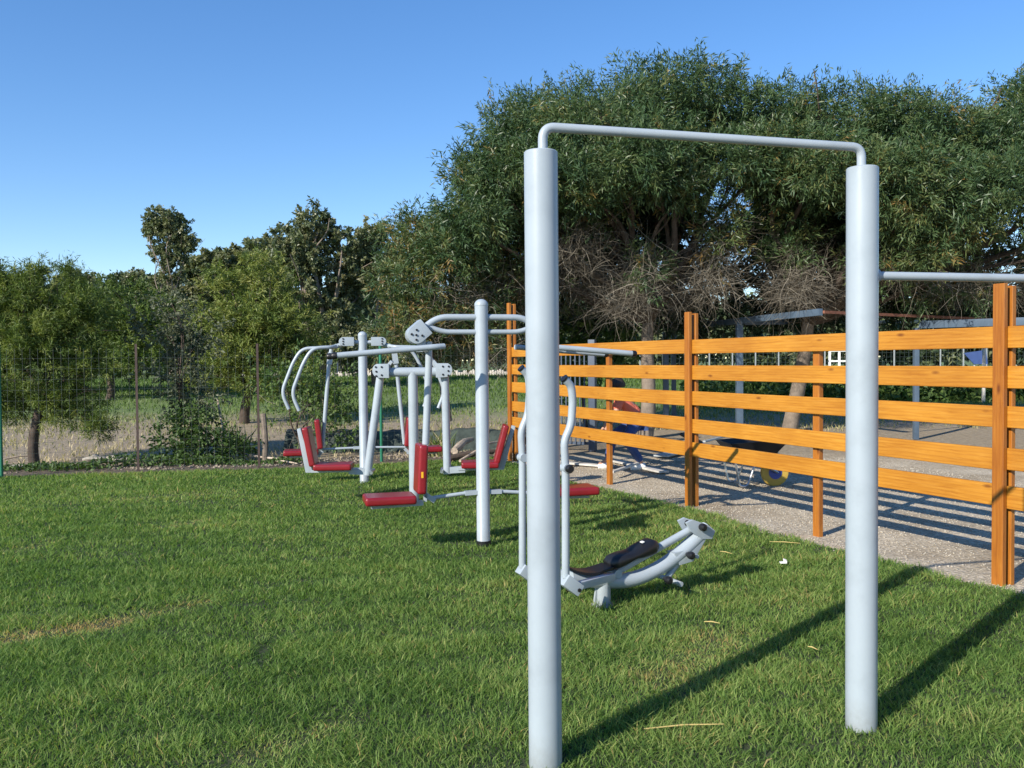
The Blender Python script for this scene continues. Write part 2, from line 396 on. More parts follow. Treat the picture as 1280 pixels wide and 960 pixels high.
tag(blades('grass', np.stack([x, y, np.full(n, .002)], 1), H, Wd, lean, np.clip(tint, 0, 1), 'grass', None, 5*vnoise(x, y, 4.5, 41)+4*vnoise(x, y, 15, 42)+rng.normal(0, 1.7, n)), 'thick green lawn of uneven unmown turf blades', 'grass', kind='stuff')
# field weeds beyond the wire fence
n = 130000; x = rng.uniform(-24, 22, n); y = 14.3+(rng.random(n)**1.4)*31
k = (np.abs(x) < .66*y+2) & (y > back_edge(np.clip(x, -16, 2))+.5) & ~((x > right_edge(np.minimum(y, 14))) & (y < 19+vnoise(x, y, .8, 8)))
x, y = x[k], y[k]; n = len(x); pt = vnoise(x, y, .9, 9)
keep = rng.random(n) < np.clip(.45+.5*pt+.3*vnoise(x, y, 3.3, 31)+(y-20)*.04, .12, 1); x, y, pt = x[keep], y[keep], pt[keep]; n = len(x)
tint = np.clip(.80-(y-18)*.08+.15*pt+rng.normal(0, .14, n), 0, 1)
tag(blades('field_grass', np.stack([x, y, zt(x, y)-.01], 1), np.interp(y, [14, 45], [.07, .13])*rng.uniform(.4, 1.5, n), np.interp(y, [14, 45], [.018, .05]), np.clip(rng.normal(.5, .2, n), .1, 1), tint, 'fieldgrass'),
    'dry yellow and green weeds over the field behind the wire fence', 'grass', kind='stuff')

def pebble_mesh(name, P, Sz, m, tint=None):
    base = np.array([[1, 0, 0], [0, 1, 0], [-1, 0, 0], [0, -1, 0], [0, 0, 1], [0, 0, -1]], float)
    fc = np.array([[0, 1, 4], [1, 2, 4], [2, 3, 4], [3, 0, 4], [1, 0, 5], [2, 1, 5], [3, 2, 5], [0, 3, 5]])
    n = len(P); j = base[None]*Sz[:, None, None]*rng.uniform(.6, 1.2, (n, 6, 1)); j[:, :, 2] *= .6
    a = rng.uniform(0, 6.28, n); c, s_ = np.cos(a)[:, None], np.sin(a)[:, None]
    j = np.stack([j[..., 0]*c-j[..., 1]*s_, j[..., 0]*s_+j[..., 1]*c, j[..., 2]], -1)+P[:, None]
    return fast(name, j.reshape(-1, 3), (np.arange(n)[:, None, None]*6+fc[None]).reshape(-1, 3), m)
n = 16000; y = 5+(rng.random(n)**.8)*9; x = right_edge(y)+rng.uniform(-.1, 5.5, n)
k = x/y < .7; x, y = x[k], y[k]; n = len(x)
tag(pebble_mesh('gravel', np.stack([x, y, np.full(n, .002)], 1), rng.uniform(.005, .013, n), 'stone'), 'loose pale gravel scattered on the path behind the timber fence', 'gravel', kind='stuff')

# ------------------------------------------------------------------ pull-up station
def bar_station():
    A, B = gr(682, 960), gr(1076.5, 911); ax = (B-A); L = ax.length; rz = math.atan2(ax.y, ax.x)
    t = thing('pull_up_bar', 'tall pale grey three-post pull-up frame standing nearest on the lawn', 'pull-up bar', A, rz)
    h = 2.40; r = .065
    for x in (0, L, 2*L):
        hh = h if x < 2*L else 2.0
        MB().lathe([(r, -.05), (r, hh-.004), (r-.004, hh)], (x, 0, 0), n=40).build('post', 'paint', t)
    pts = fillet([(.008, 0, h-.01), (.008, 0, h+.095), (L-.005, 0, h+.085), (L-.005, 0, h-.01)], .075, 10)
    MB().tube(pts, .0185, 18).build('top_bar', 'paint', t)
    MB().tube([(L+r-.01, 0, 1.945), (2*L-r+.01, 0, 1.945)], .0185, 18).build('low_bar', 'paint', t)
    MB().lathe([(.03, 0), (.03, .012)], (L+r-.004, 0, 1.945), (1, 0, 0), 18).build('collar', 'paint', t)
bar_station()

# ------------------------------------------------------------------ exercise machines
def frame_of(foot, deg):
    f = Vector(foot); a = R(deg); ex = Vector((math.cos(a), math.sin(a), 0)); ey = Vector((-math.sin(a), math.cos(a), 0))
    def loc(px, py, yo=0.0):                 # photo point on the machine's own upright plane
        d = ray(px, py); p0 = f+ey*yo; t = (p0-C0).dot(ey)/d.dot(ey); p = C0+d*t-f
        return Vector((p.dot(ex), yo, p.z))
    return f, a, loc
def pole(t, h, r, dome=True):
    pr = [(r+.003, -.05), (r+.003, .03), (r, .035), (r, h-.06)]
    if dome: pr += [(r+.002, h-.058), (r+.002, h-.05)] + [((r+.002)*math.cos(g), h-.05+.05*math.sin(g)) for g in np.linspace(.2, 1.5, 6)]
    else: pr += [(r, h)]
    MB().lathe(pr, n=28).build('pole', 'paint', t)
def bolts(c, offs, y, r=.012, sgn=-1):
    b = MB()
    for dx, dz in offs: b.lathe([(r, 0), (r, .012), (r*.6, .016)], (c[0]+dx, y, c[2]+dz), (0, sgn, 0), 10)
    return b
def pad(name, t, c, size, ang=0, sticker=False):   # upholstered slab: size x thick etc., ang about local y
    q = Quaternion((0, 1, 0), ang)
    o = MB().box(c, size, q).build(name, 'red', t, bevel=min(size)*.47, seg=6, ang=60)
    if sticker:
        s = MB().box((0, 0, 0), (.003, .03, .04)).build('sticker', 'yellow', o)
    return o
def mirror_children(objs, parent):
    for o in objs:
        c = copy_tree(o, parent); c.matrix_local = Matrix.Rotation(math.pi, 4, 'Z') @ o.matrix_local

# lat pull machine (nearest double seat machine)
def lat_machine():
    foot = gr(604.5, 684); f, a, L = frame_of(foot, 15)
    t = thing('lat_pull_machine', 'grey double lat pull machine with red pads on tall domed pole, nearest seated machine', 'exercise machine', f, a)
    pole(t, 2.12, .057)
    made = []
    def B(mb, name, m, **k):
        o = mb.build(name, m, t, **k); made.append(o); return o
    # right half, local x > 0
    up_ = MB(); up_.tube(fillet([(.03, 0, 1.965), (.38, 0, 1.965), (.53, 0, 1.845)], .10, 6), .027)
    up_.tube(fillet([(.03, 0, 1.84), (.33, 0, 1.84), (.47, 0, 1.89)], .06, 5), .022); B(up_, 'top_tube', 'paint')
    q = Quaternion((0, 1, 0), R(40)); c = Vector((.545, 0, 1.835)); br = MB()
    def rot(pl): return [(c.x+x*math.cos(R(40))+z*math.sin(R(40)), c.z-x*math.sin(R(40))+z*math.cos(R(40))) for x, z in pl]
    pl = [(-.08, -.075), (-.08, .075)] + [(.03+.075*math.cos(g), .075*math.sin(g)) for g in np.linspace(math.pi/2, -math.pi/2, 9)]
    br.prism(rot(pl), -.085, .085); brk = B(br, 'bearing_bracket', 'paint', bevel=.006)
    for sg in (-1, 1):
        bp = rot([(.005, .03), (.035, 0), (.06, .03), (.06, -.03), (.0, -.035)])
        for bx, bz in bp: MB().lathe([(.0095, 0), (.0095, .010)], (bx, sg*.084, bz), (0, sg, 0), 10).build('bolt', 'bolt', brk)
    hb = MB(); hb.tube([(.50, -.33, 1.695), (.50, .33, 1.695)], .022)
    for sg in (-1, 1): hb.tube(fillet([(.38, sg*.30, 1.715), (.46, sg*.33, 1.71), (1.25, sg*.33, 1.645)], .06), .024)
    hb.box((.52, 0, 1.735), (.07, .07, .12)); hb.tube([(.555, -.04, 1.79), (.555, .04, 1.79)], .05)
    hd = B(hb, 'handle_bars', 'paint')
    for sg in (-1, 1): MB().lathe([(.027, 0), (.027, .03), (.02, .04)], (1.235, sg*.33, 1.646), (1, 0, -.085), 16).build('end_cap', 'black', hd)
    hg = MB(); hg.tube([(.455, 0, 1.76), (.455, 0, 1.6), (.49, 0, .90)], .030); hg.beam((.485, 0, .91), (.50, 0, .42), .05, .022); hg.beam((.52, 0, .41), (.95, 0, .40), .08, .035)
    hg.beam((.50, 0, .48), (.42, 0, .42), .05, .04); B(hg, 'seat_frame', 'paint', ang=50)
    o = pad('back_pad', t, (.535, 0, .70), (.075, .27, .41), R(-3)); made.append(o)
    st = MB().box((.543, .1365, .66), (.018, .003, .05)); st.build('sticker', 'yellow', o)
    made.append(pad('seat_pad', t, (.80, 0, .455), (.42, .30, .07)))
    lk = MB(); lk.tube([(.50, 0, .44), (.12, 0, .475)], .016); lk.beam((.16, 0, .472), (.05, 0, .475), .05, .035); B(lk, 'link_rod', 'paint')
    mirror_children(made, t)
    MB().lathe([(.064, -.02), (.064, .06)], n=20).build('foot_boot', 'black', t)
lat_machine()

# chest press machine (farthest)
def chest_machine():
    foot = gr(455.5, 604); f, a, L = frame_of(foot, 11)
    t = thing('chest_press_machine', 'grey double chest press machine with long curved handles, farthest and leftmost of the machines', 'exercise machine', f, a)
    pole(t, 1.99, .058); made = []
    def B(mb, name, m, **k):
        o = mb.build(name, m, t, **k); made.append(o); return o
    b = MB(); b.tube([(.03, 0, 1.85), (.15, 0, 1.85)], .025); B(b, 'top_stub', 'paint')
    pl = [(.11, 1.80), (.11, 1.915), (.24, 1.915)] + [(.25+.055*math.cos(g), 1.858+.055*math.sin(g)) for g in np.linspace(1.3, -1.3, 7)] + [(.24, 1.80)]
    b = MB().prism(pl, -.08, .08); k = B(b, 'bearing_bracket', 'paint', bevel=.006)
    for sg in (-1, 1):
        for dz in (-.033, 0, .033): MB().lathe([(.011, 0), (.011, .010)], (.25, sg*.079, 1.86+dz), (0, sg, 0), 8).build('bolt', 'bolt', k)
    hb = MB()
    for sg in (-1, 1):
        e_ = .12 if sg < 0 else -.03; hb.tube(fillet([(.34, sg*.06, 1.80), (.40, sg*.16, 1.785), (.66+e_, sg*.21, 1.775), (.775+e_, sg*.21, 1.60), (.93+e_, sg*.21, 1.20), (.84+e_, sg*.21, .98)], .12, 7), .023)
    hb.tube([(.34, -.08, 1.80), (.34, .08, 1.80)], .028); hb.tube([(.26, 0, 1.82), (.36, 0, 1.79)], .03)
    B(hb, 'handle_bars', 'paint')
    hg = MB(); hg.box((.42, 0, 1.64), (.07, .08, .15), Quaternion((0, 1, 0), R(-8))); hg.tube([(.40, 0, 1.76), (.43, 0, 1.6), (.53, 0, .50)], .026)
    hg.beam((.53, 0, .44), (.60, 0, .38), .06, .04); hg.beam((.56, 0, .385), (.95, 0, .38), .08, .03); B(hg, 'seat_frame', 'paint', ang=50)
    made.append(pad('back_pad', t, (.575, 0, .665), (.07, .28, .38), R(6)))
    made.append(pad('seat_pad', t, (.80, 0, .43), (.44, .30, .07)))
    lk = MB(); lk.tube([(.54, 0, .46), (.10, 0, .47)], .015); lk.beam((.14, 0, .47), (.05, 0, .47), .05, .035); B(lk, 'link_rod', 'paint')
    mirror_children(made, t)
chest_machine()

# leg press machine (middle)
def leg_machine():
    foot = gr(518, 628); f, a, L = frame_of(foot, 3)
    t = thing('leg_press_machine', 'grey double leg press machine with T-shaped post and reclined red backrests, middle of the machines', 'exercise machine', f, a)
    MB().lathe([(.056, -.05), (.056, 1.47)], n=28).build('pole', 'paint', t)
    MB().tube([(-.34, 0, 1.475), (.38, 0, 1.475)], .052, 20).build('cross_tube', 'paint', t)
    for sg in (-1, 1):
        cx = .36*sg
        pl = [(.02, -.075), (.02, .085)] + [(.13+.075*math.cos(g), .01+.08*math.sin(g)) for g in np.linspace(1.2, -1.5, 8)]
        pl = [(cx-.12*sg+x*sg, 1.485+z) for x, z in pl]
        k = MB().prism(pl, -.10, .10).build('bearing_bracket', 'paint', t, bevel=.006)
        for dx, dz in ((-.02, .05), (.04, .0), (-.02, -.04), (.04, -.05), (.045, .05)):
            for s2 in (-1, 1): MB().lathe([(.011, 0), (.011, .010)], (cx+dx*sg, s2*.099, 1.485+dz), (0, s2, 0), 8).build('bolt', 'bolt', k)
        MB().beam((cx-.05*sg, 0, 1.50), (cx-.13*sg, 0, 1.60), .16, .035).build('stop_plate', 'paint', t)
        bx = -.525 if sg < 0 else .375
        b0 = Vector((cx, 0, 1.46)); b1 = Vector((bx, 0, .32))
        MB().tube([b0, b1], .045, 18).build('swing_arm', 'paint', t)
        # footless seat: carriage goes outward from the arm
        d = sg; ox = bx
        cr = MB(); cr.beam((ox, 0, .36), (ox+.20*d, 0, .37), .07, .07); cr.beam((ox+.12*d, 0, .375), (ox+.62*d, 0, .375), .09, .03); cr.build('carriage', 'paint', t)
        pad('seat_pad', t, (ox+.37*d, 0, .425), (.42, .32, .07))
        tx = ox+(.62 if sg < 0 else .58)*d
        lean = .30 if sg > 0 else .20
        plz = [(tx-.02*d, .36), (tx+.06*d, .36), (tx+.06*d+lean*.45*d, .85), (tx+.02*d+lean*.45*d, .86)]
        MB().prism(plz, -.04, .04).build('back_plate', 'paint', t, bevel=.004)
        ang = math.atan(lean*.9)*d
        pad('back_pad', t, (tx-.04*d+lean*.24*d, 0, .655), (.068, .30, .44), ang)
        kk = MB(); kk.tube([(ox-.06*d, -.14, .36), (ox-.06*d, .14, .36)], .018, 10); kk.build('pivot_pin', 'steel', t)
leg_machine()

# rowing machine in front
def rower():
    foot = gr(754, 757); f, a, L = frame_of(foot, 25)
    t = thing('rowing_machine', 'low grey rowing machine with black saddle and two upright levers behind the near post', 'exercise machine', f, a)
    def pp(*q, yo=0): return [L(x, y, yo) for x, y in q]
    # pedestal
    p0 = L(758, 722)
    MB().lathe([(.085, -.03), (.085, .012), (.05, .016), (.048, p0.z)], n=24).build('pedestal', 'paint', t)
    gp = L(738, 752)
    MB().prism([(-.075, 0), (-.045, 0), (-.045, p0.z-.02), (-.055, p0.z-.05)], -.008, .008).build('gusset', 'paint', t)
    beam = fillet(pp((712, 722), (740, 725), (790, 727), (838, 703), (884, 660)), .22, 8)
    MB().tube(beam, .050, 20).build('main_beam', 'paint', t)
    # upper rod carrying saddle
    a0, a1 = L(768, 716), L(872, 657)
    rd = MB(); rd.tube([a0, a1], .026, 16); rd.tube([a0+Vector((0, -.05, 0)), a0+Vector((0, .05, 0))], .03); rd.build('slide_rod', 'paint', t)
    e = L(862, 688)
    tri = pp((838, 690), (858, 684), (868, 668), (878, 672), (862, 700), (845, 705))
    MB().prism([(p.x, p.z) for p in tri], -.045, .045).build('gusset_plate', 'paint', t, bevel=.005)
    hd = pp((852, 652), (860, 648), (880, 655), (888, 662), (884, 672), (872, 672), (858, 663))
    MB().prism([(p.x, p.z) for p in hd], -.055, -.035).add([], []).prism([(p.x, p.z) for p in hd], .035, .055).build('head_bracket', 'paint', t, bevel=.003)
    for px, py, yo, nm in ((878, 659, -.07, 1), (863, 694, -.09, 1), (835, 725, -.16, 1), (856, 653, .06, 0)):
        k = L(px, py, yo); kb = MB().lathe([(.008, -.05), (.020, -.02), (.027, 0), (.025, .022), (.014, .03)], k, (0, -1, 0), 18)
        kb.build('knob', 'black', t)
    fr = L(835, 724)
    b = MB(); b.tube([L(850, 700)+Vector((0, 0, 0)), fr+Vector((-.02, 0, 0))], .022); b.tube([fr+Vector((0, -.15, 0)), fr+Vector((0, .15, 0))], .017)
    b.build('foot_rest', 'paint', t); b = MB()
    b.tube([L(863, 693)+Vector((0, -.08, 0)), L(863, 693)+Vector((0, .08, 0))], .014)
    b.build('cross_pin', 'paint', t); MB().tube([L(878, 659)+Vector((0, -.06, 0)), L(878, 659)+Vector((0, .06, 0))], .014).build('cross_pin', 'paint', t)
    # long saddle
    s0, s1 = L(760, 707), L(819, 682); d = (s1-s0); ang = -math.atan2(d.z, d.x); nrm = Vector((-d.z, 0, d.x)).normalized()
    vs = MB(); n = 13; secs = []
    for i in range(n):
        u = i/(n-1); c = s0.lerp(s1, u)+nrm*.012; wdt = (.062+.022*math.sin(u*math.pi*.9+.3))*(1 if 0 < i < n-1 else .8); th = (.034 if u < .55 else .044)*(1 if 0 < i < n-1 else .6)
        secs.append((c, wdt, th+.008*math.sin(u*9)))
    V, Fc = [], []
    K = 14
    for c, wd, th in secs:
        for k in range(K):
            g = 2*math.pi*k/K; cy = abs(math.cos(g))**.6*math.copysign(1, math.cos(g)); cz = abs(math.sin(g))**.7*math.copysign(1, math.sin(g))
            V.append(c+Vector((0, wd*cy, 0))+nrm*(th*cz))
    for i in range(n-1):
        for k in range(K): Fc.append((i*K+k, i*K+(k+1) % K, (i+1)*K+(k+1) % K, (i+1)*K+k))
    Fc += [tuple(range(K)), tuple(range((n-1)*K, n*K))]
    sd = MB().add(V, Fc).build('saddle', 'black', t, ang=60)
    MB().box(L(802, 687)+nrm*.06-Vector((0, .03, 0)), (.018, .03, .006), Quaternion((0, 1, 0), ang)).build('logo_plate', 'white', sd)
    # back pan
    pn = fillet(pp((700, 706), (715, 713), (735, 716), (760, 708)), .1, 6); V = []; Fc = []
    for i, p in enumerate(pn):
        for yy in (-.075, .075):
            V += [p+Vector((0, yy, .010)), p+Vector((0, yy, -.006))]
    for i in range(len(pn)-1):
        o = i*4; q = o+4
        Fc += [(o, o+2, q+2, q), (o+1, q+1, q+3, o+3), (o, q, q+1, o+1), (o+2, o+3, q+3, q+2)]
    Fc += [(0, 1, 3, 2), (len(V)-4, len(V)-2, len(V)-1, len(V)-3)]
    MB().add(V, Fc).build('seat_pan', 'black', t)
    # twin levers
    def lever(px, dpx, yo, near):
        P = [L(px+q[0], q[1]+(0 if near else -13), yo) for q in ((1, 722), (1, 585), (-1, 551), (8, 532), (10, 500), (8, 482), (0, 474))]
        lv = MB().tube(fillet(P, .06, 6), .024, 18).build('lever', 'paint', t)
        kz = P[1]
        b = MB().lathe([(.028, -.03), (.028, .03)], kz, (0, 1, 0), 18).build('boss', 'paint', lv)
        MB().lathe([(.012, 0), (.024, .008), (.027, .025), (.02, .04)], kz+Vector((.0, -.03 if near else .03, 0)), (0, -1 if near else 1, 0), 18).build('knob', 'black', lv)
        MB().tube([P[-1], P[-1]+(P[-1]-P[-2]).normalized()*.012], .026, 16).build('end_cap', 'black', lv)
        q = P[0]; sg = -1 if near else 1
        bx = MB().box(q+Vector((.035, 0, -.045)), (.13, .085, .075), Quaternion((0, 1, 0), R(38))).build('foot_box', 'paint', lv, bevel=.008)
        MB().lathe([(.012, 0), (.012, .008)], q+Vector((.07, sg*.042, -.075)), (0, sg, 0), 8).build('bolt', 'bolt', lv)
        arm = MB().beam(q+Vector((.08, 0, -.06)), Vector((p0.x+.01, yo*.25, p0.z+.02)), .045, .045).build('link_arm', 'paint', lv, bevel=.004)
    lever(706, 0, -.24, True)
    lever(652, 0, .36, False)
rower()

# ------------------------------------------------------------------ timber fence
def timber_fence():
    A = FB; zs = (1.726, 1.446, 1.169, .877, .617); pw = .155
    org = Vector((A.x, A.y, 0)); rz = math.atan2(fdir.y, fdir.x)
    t = thing('timber_fence', 'orange stained slatted timber fence along the gravel path at the lawn edge', 'fence', org, rz)
    sgn = 1 if Vector((-math.sin(rz), math.cos(rz), 0)).dot(fperp) > 0 else -1    # local y away from lawn
    span = 3.7
    E = gr(650, 576); endx = (Vector((E.x, E.y, 0))-org).dot(fdir)
    endx = (at(633, 560, 13.9)-org).dot(fdir)
    talls = [(-span, 2.12), (0, 2.12), (span, 2.12), (2*span-.2, 2.12), (endx, 2.52)]
    def up_(x, h, y, w_, d_, nm='post'):
        b = MB().box((0, 0, 0), (h, d_, w_)).build(nm, 'postwood', t, bevel=.004, seg=1)
        b.location = (x, y, h/2-.02); b.rotation_euler = (0, R(-90), 0)
    for x, h in talls:
        if x == talls[3][0]: h = 1.65; up_(x, h, sgn*.055, .07, .05); continue
        up_(x, h, -sgn*.039, .088, .04); up_(x-.0, h-.015, sgn*.045, .088, .04)
    for x in (-span/2, span/2, span*1.5, span*2.3):
        up_(x, 1.72, sgn*.05, .08, .05)
    segs = [(-span*1.6, -.0), (.0, span), (span, 2*span-.2), (2*span-.2, endx)]
    rr = random.Random(3)
    for x0, x1 in segs:
        for z in zs:
            L = x1-x0-.006; b = MB().box((0, 0, 0), (L, .038, pw+rr.uniform(-.006, .004))).build('plank', 'wood', t, bevel=.004, seg=1)
            b.location = ((x0+x1)/2, sgn*.003, z+rr.uniform(-.006, .006)); b.rotation_euler = (0, rr.uniform(-.0015, .0015), 0)
timber_fence()

# ------------------------------------------------------------------ wire fence
def wires(mb_list, A, B, z0, z1, step, zstep, r, zfun=None):
    A, B = Vector(A), Vector(B); d = B-A; n = max(1, int(d.length/step)); V = []; Fq = []
    def seg(p, q):
        u = (q-p).normalized(); a = Vector((0, 0, 1)) if abs(u.z) < .9 else Vector((1, 0, 0)); s = u.cross(a).normalized()*r; v = u.cross(s)
        o = len(V); 
        for c in (p, q):
            for w_ in (s+v, s-v, -s-v, -s+v): V.append(tuple(c+w_))
        for k in range(4): Fq.append((o+k, o+(k+1) % 4, o+4+(k+1) % 4, o+4+k))
    for i in range(n+1):
        p = A+d*(i/n); seg(p+Vector((0, 0, z0)), p+Vector((0, 0, z1)))
    for k in range(int((z1-z0)/zstep)+1):
        z = z0+k*zstep; seg(A+Vector((0, 0, z)), B+Vector((0, 0, z)))
    mb_list.add(V, Fq)
def wire_fence():
    P = [Vector((-12.6, 11.6, 0)), gr(2, 597), gr(173, 591), gr(324, 585), gr(477, 577), gr(634, 571)]
    t = thing('wire_fence', 'thin wire mesh fence on rusty and green posts along the back of the lawn', 'fence')
    tops = [None, 430, 427, 423, 425, None]; mats = ['greenpost', 'greenpost', 'rustpost', 'rustpost', 'greenpost', None]
    for i, p in enumerate(P[:-1]):
        h = 1.88
        q = Vector((0, 0, 0)); b = MB()
        if mats[i] == 'greenpost': b.tube([p, p+Vector((0, 0, h))], .024, 12)
        else:
            b.box(p+Vector((0, 0, h/2)), (.034, .006, h)); b.box(p+Vector((-.014, .016, h/2)), (.006, .034, h))
        b.build('post', mats[i], t)
    mb = MB()
    for a, b in zip(P[:-1], P[1:]): wires(mb, a, b, .03, 1.82, .10, .15, .0011)
    mb.build('wire_mesh', 'wire', t, smooth=False)
wire_fence()
# netting heap along the foot of the fence
def netting():
    a, b = gr(345, 569), gr(628, 566); n = 90; V = []; Fq = []
    for i in range(n+1):
        p = Vector(a).lerp(b, i/n); w1 = .05*math.sin(i*.25)
        for k, (dy, z) in enumerate(((.0, -.01), (.05, .18), (.16, .33), (.32, .36), (.5, .2), (.62, -.01))):
            V.append((p.x+.02*math.sin(i+k), p.y+.45+dy+w1*.5, max(-.01, z*(1+.06*math.sin(i*.25+k*.5)+.03*math.sin(i*.9)))))
    for i in range(n):
        for k in range(5): o = i*6+k; Fq.append((o, o+1, o+7, o+6))
    o = MB().add(V, Fq).build('shade_net', 'net', ang=80)
    tag(o, 'long low roll of dark green shade netting behind the wire fence', 'netting')
netting()

# ------------------------------------------------------------------ foliage engine
def leaves(name, P, D, Ln, Wd, tint, m, parent):
    n = len(P); D = D/np.linalg.norm(D, axis=1, keepdims=True); r = rng.normal(size=(n, 3)); s = np.cross(D, r)
    s /= np.linalg.norm(s, axis=1, keepdims=True)+1e-9; s *= Wd[:, None]*.5; mid = P+D*(Ln*.45)[:, None]
    tip = P+D*Ln[:, None]; tip[:, 2] -= Ln*.12
    V = np.stack([P, mid+s, tip, mid-s], 1).reshape(-1, 3)
    i = (np.arange(n)*4)[:, None]+np.array([[0, 1, 2, 3]])
    return fast(name, V, i, m, parent, np.repeat(np.clip(tint, 0, 1), 4))
def crown_pts(lobe, nsp, shell=.5, lump=.22, flat=0):
    c, (rx, ry, rz) = lobe; d = rng.normal(size=(nsp, 3)); d /= np.linalg.norm(d, axis=1, keepdims=True)
    sd = rng.uniform(0, 9, 3)
    f = 1+lump*(np.sin(d[:, 0]*5+sd[0])*np.sin(d[:, 1]*4+sd[1])+np.sin(d[:, 2]*6+sd[2]+d[:, 0]*4)*.7)
    r = (1-shell*rng.random(nsp)**1.6)*f
    P = np.array(c)+d*r[:, None]*np.array([rx, ry, rz])
    nrm = d/np.array([rx, ry, rz]); nrm /= np.linalg.norm(nrm, axis=1, keepdims=True)
    return P, nrm
def foliage(name, lobes, m, parent, dens, spl, ll, lw, per, up_=.35, spread=.8, shell=.5, lump=.22, tint0=.4, tvar=.18, droop=0, hole=None, sub=None):
    PP, DD, TT = [], [], []
    if sub:
        new = []
        for lb in lobes:
            c, q = np.array(lb[0]), np.array(lb[1]); kk = lb[2] if len(lb) > 2 else 1; tb = lb[3] if len(lb) > 3 else 0
            for i in range(sub[0]):
                d = rng.normal(size=3); d[2] += .25; d /= np.linalg.norm(d)
                f = sub[1]*rng.uniform(.6, 1.35); new.append((c+d*q*(1-f*.75)*rng.uniform(.75, 1.12), q*f*np.array([1, 1, rng.uniform(.7, 1)])*np.cbrt(q.prod())**0, kk, tb+rng.normal(0, .09)))
            new.append((c, q*.6, kk*.5, tb))
        lobes = new
    for lb in lobes:
        c, (rx, ry, rz) = lb[0], lb[1]; k = lb[2] if len(lb) > 2 else 1; tb = lb[3] if len(lb) > 3 else 0
        area = 4*math.pi*((rx*ry)**1.6/3+(rx*rz)**1.6/3+(ry*rz)**1.6/3)**(1/1.6)
        ns = max(8, int(area*dens*k)); P, nr = crown_pts((c, (rx, ry, rz)), ns, shell, lump)
        d = nr+rng.normal(0, .45, (ns, 3)); d[:, 2] += up_; d /= np.linalg.norm(d, axis=1, keepdims=True)
        L = spl*rng.uniform(.5, 1.3, ns); tt = tint0+tb+rng.normal(0, tvar, ns)
        s = rng.random((ns, per)); base = P[:, None]+d[:, None]*(s*L[:, None])[..., None]
        base = base+rng.normal(0, spl*.10, base.shape)
        dd = d[:, None]+rng.normal(0, spread, base.shape); dd[..., 2] -= droop
        PP.append(base.reshape(-1, 3)); DD.append(dd.reshape(-1, 3)); TT.append((tt[:, None]+rng.normal(0, .08, (ns, per))).ravel())
    P, D, T = np.concatenate(PP), np.concatenate(DD), np.concatenate(TT); n = len(P); print('LEAVES', parent.name if parent else name, n)
    k = P[:, 2] > .05
    if hole is not None:
        k &= ~hole(P)
    P, D, T = P[k], D[k], T[k]; n = len(P)
    return leaves(name, P, D, ll*rng.uniform(.6, 1.4, n), lw*rng.uniform(.7, 1.3, n), T, m, parent)
def limb(mb, a, b, r0_, r1_, sag=.15, n=7, k=8, sd=0):
    a, b = Vector(a), Vector(b); L = (b-a).length; rr = random.Random(sd+int(L*1000)); o = Vector((rr.uniform(-1, 1), rr.uniform(-1, 1), rr.uniform(-.3, .8)))*L*sag
    o2 = Vector((rr.uniform(-1, 1), rr.uniform(-1, 1), rr.uniform(-1, 1)))*L*sag*.35
    pts = [a.lerp(b, i/n)+o*math.sin(math.pi*i/n)+o2*math.sin(2*math.pi*i/n) for i in range(n+1)]
    mb.tube(pts, [r0_+(r1_-r0_)*(i/n) for i in range(n+1)], k); return pts
def lobe(px, py, rx, ry, Y, dy, k=1, tb=0):      # crown lobe seen at a photo point, at its own distance Y, dy metres deep
    c = at(px, py, Y); s = Y/F; return (tuple(c), (rx*s, dy, ry*s), k, tb)
def tree(name, label, cat, foot, lobes, fol, bark, r, fork=.35, group=None, subs=3, vis=None, twigs=None, extra=None, limbs=None):
    global rng
    rng = np.random.default_rng(int(abs(lobes[0][0][0])*100)+len(lobes)*7)
    foot = Vector(foot); foot.z = float(zt(foot.x, foot.y)) if foot.z == 0 else foot.z
    t = thing(name, label, cat, foot, 0, group); inv = -foot
    mb = MB(); cs = [Vector(l[0])+inv for l in lobes]; top = max(cs, key=lambda c: c.z); low = min(c.z for c in cs)
    fk = Vector((top.x*.35, top.y*.35, max(.3, min(low*.9, top.z*fork))))
    if vis is not None: fk = Vector(vis)+inv
    tp = limb(mb, (0, 0, -.1), fk, r, r*.72, .06, 8, 12, 5)
    if limbs: mb.build('trunk', bark, t, ang=80); mb = MB()
    for i, l in enumerate(lobes):
        c = Vector(l[0])+inv; rr = r*.5*min(1, max(l[1])/1.6)+.01
        pt = limb(mb, fk+Vector((0, 0, -.05)), c, min(r*.65, rr+.01), rr*.35, .13, 8, 8, i)
        R_ = random.Random(i*7+3)
        for j in range(subs):
            e = c+Vector((R_.gauss(0, .5)*l[1][0], R_.gauss(0, .5)*l[1][1], abs(R_.gauss(0, .5))*l[1][2]))
            limb(mb, pt[R_.choice((4, 5, 6))], e, rr*.4, rr*.12, .15, 5, 5, j+i*9)
    mb.build('limbs' if limbs else 'trunk', limbs or bark, t, ang=80)
    ll = [(tuple(Vector(l[0])+inv), *l[1:]) for l in lobes]
    foliage('crown', ll, parent=t, **fol)
    if twigs: twig_mass('dead_twigs', [(tuple(Vector(l[0])+inv), *l[1:]) for l in twigs], t)
    if extra:
        for nm, lbs, fo in extra: foliage(nm, [(tuple(Vector(l[0])+inv), *l[1:]) for l in lbs], parent=t, **fo)
    return t
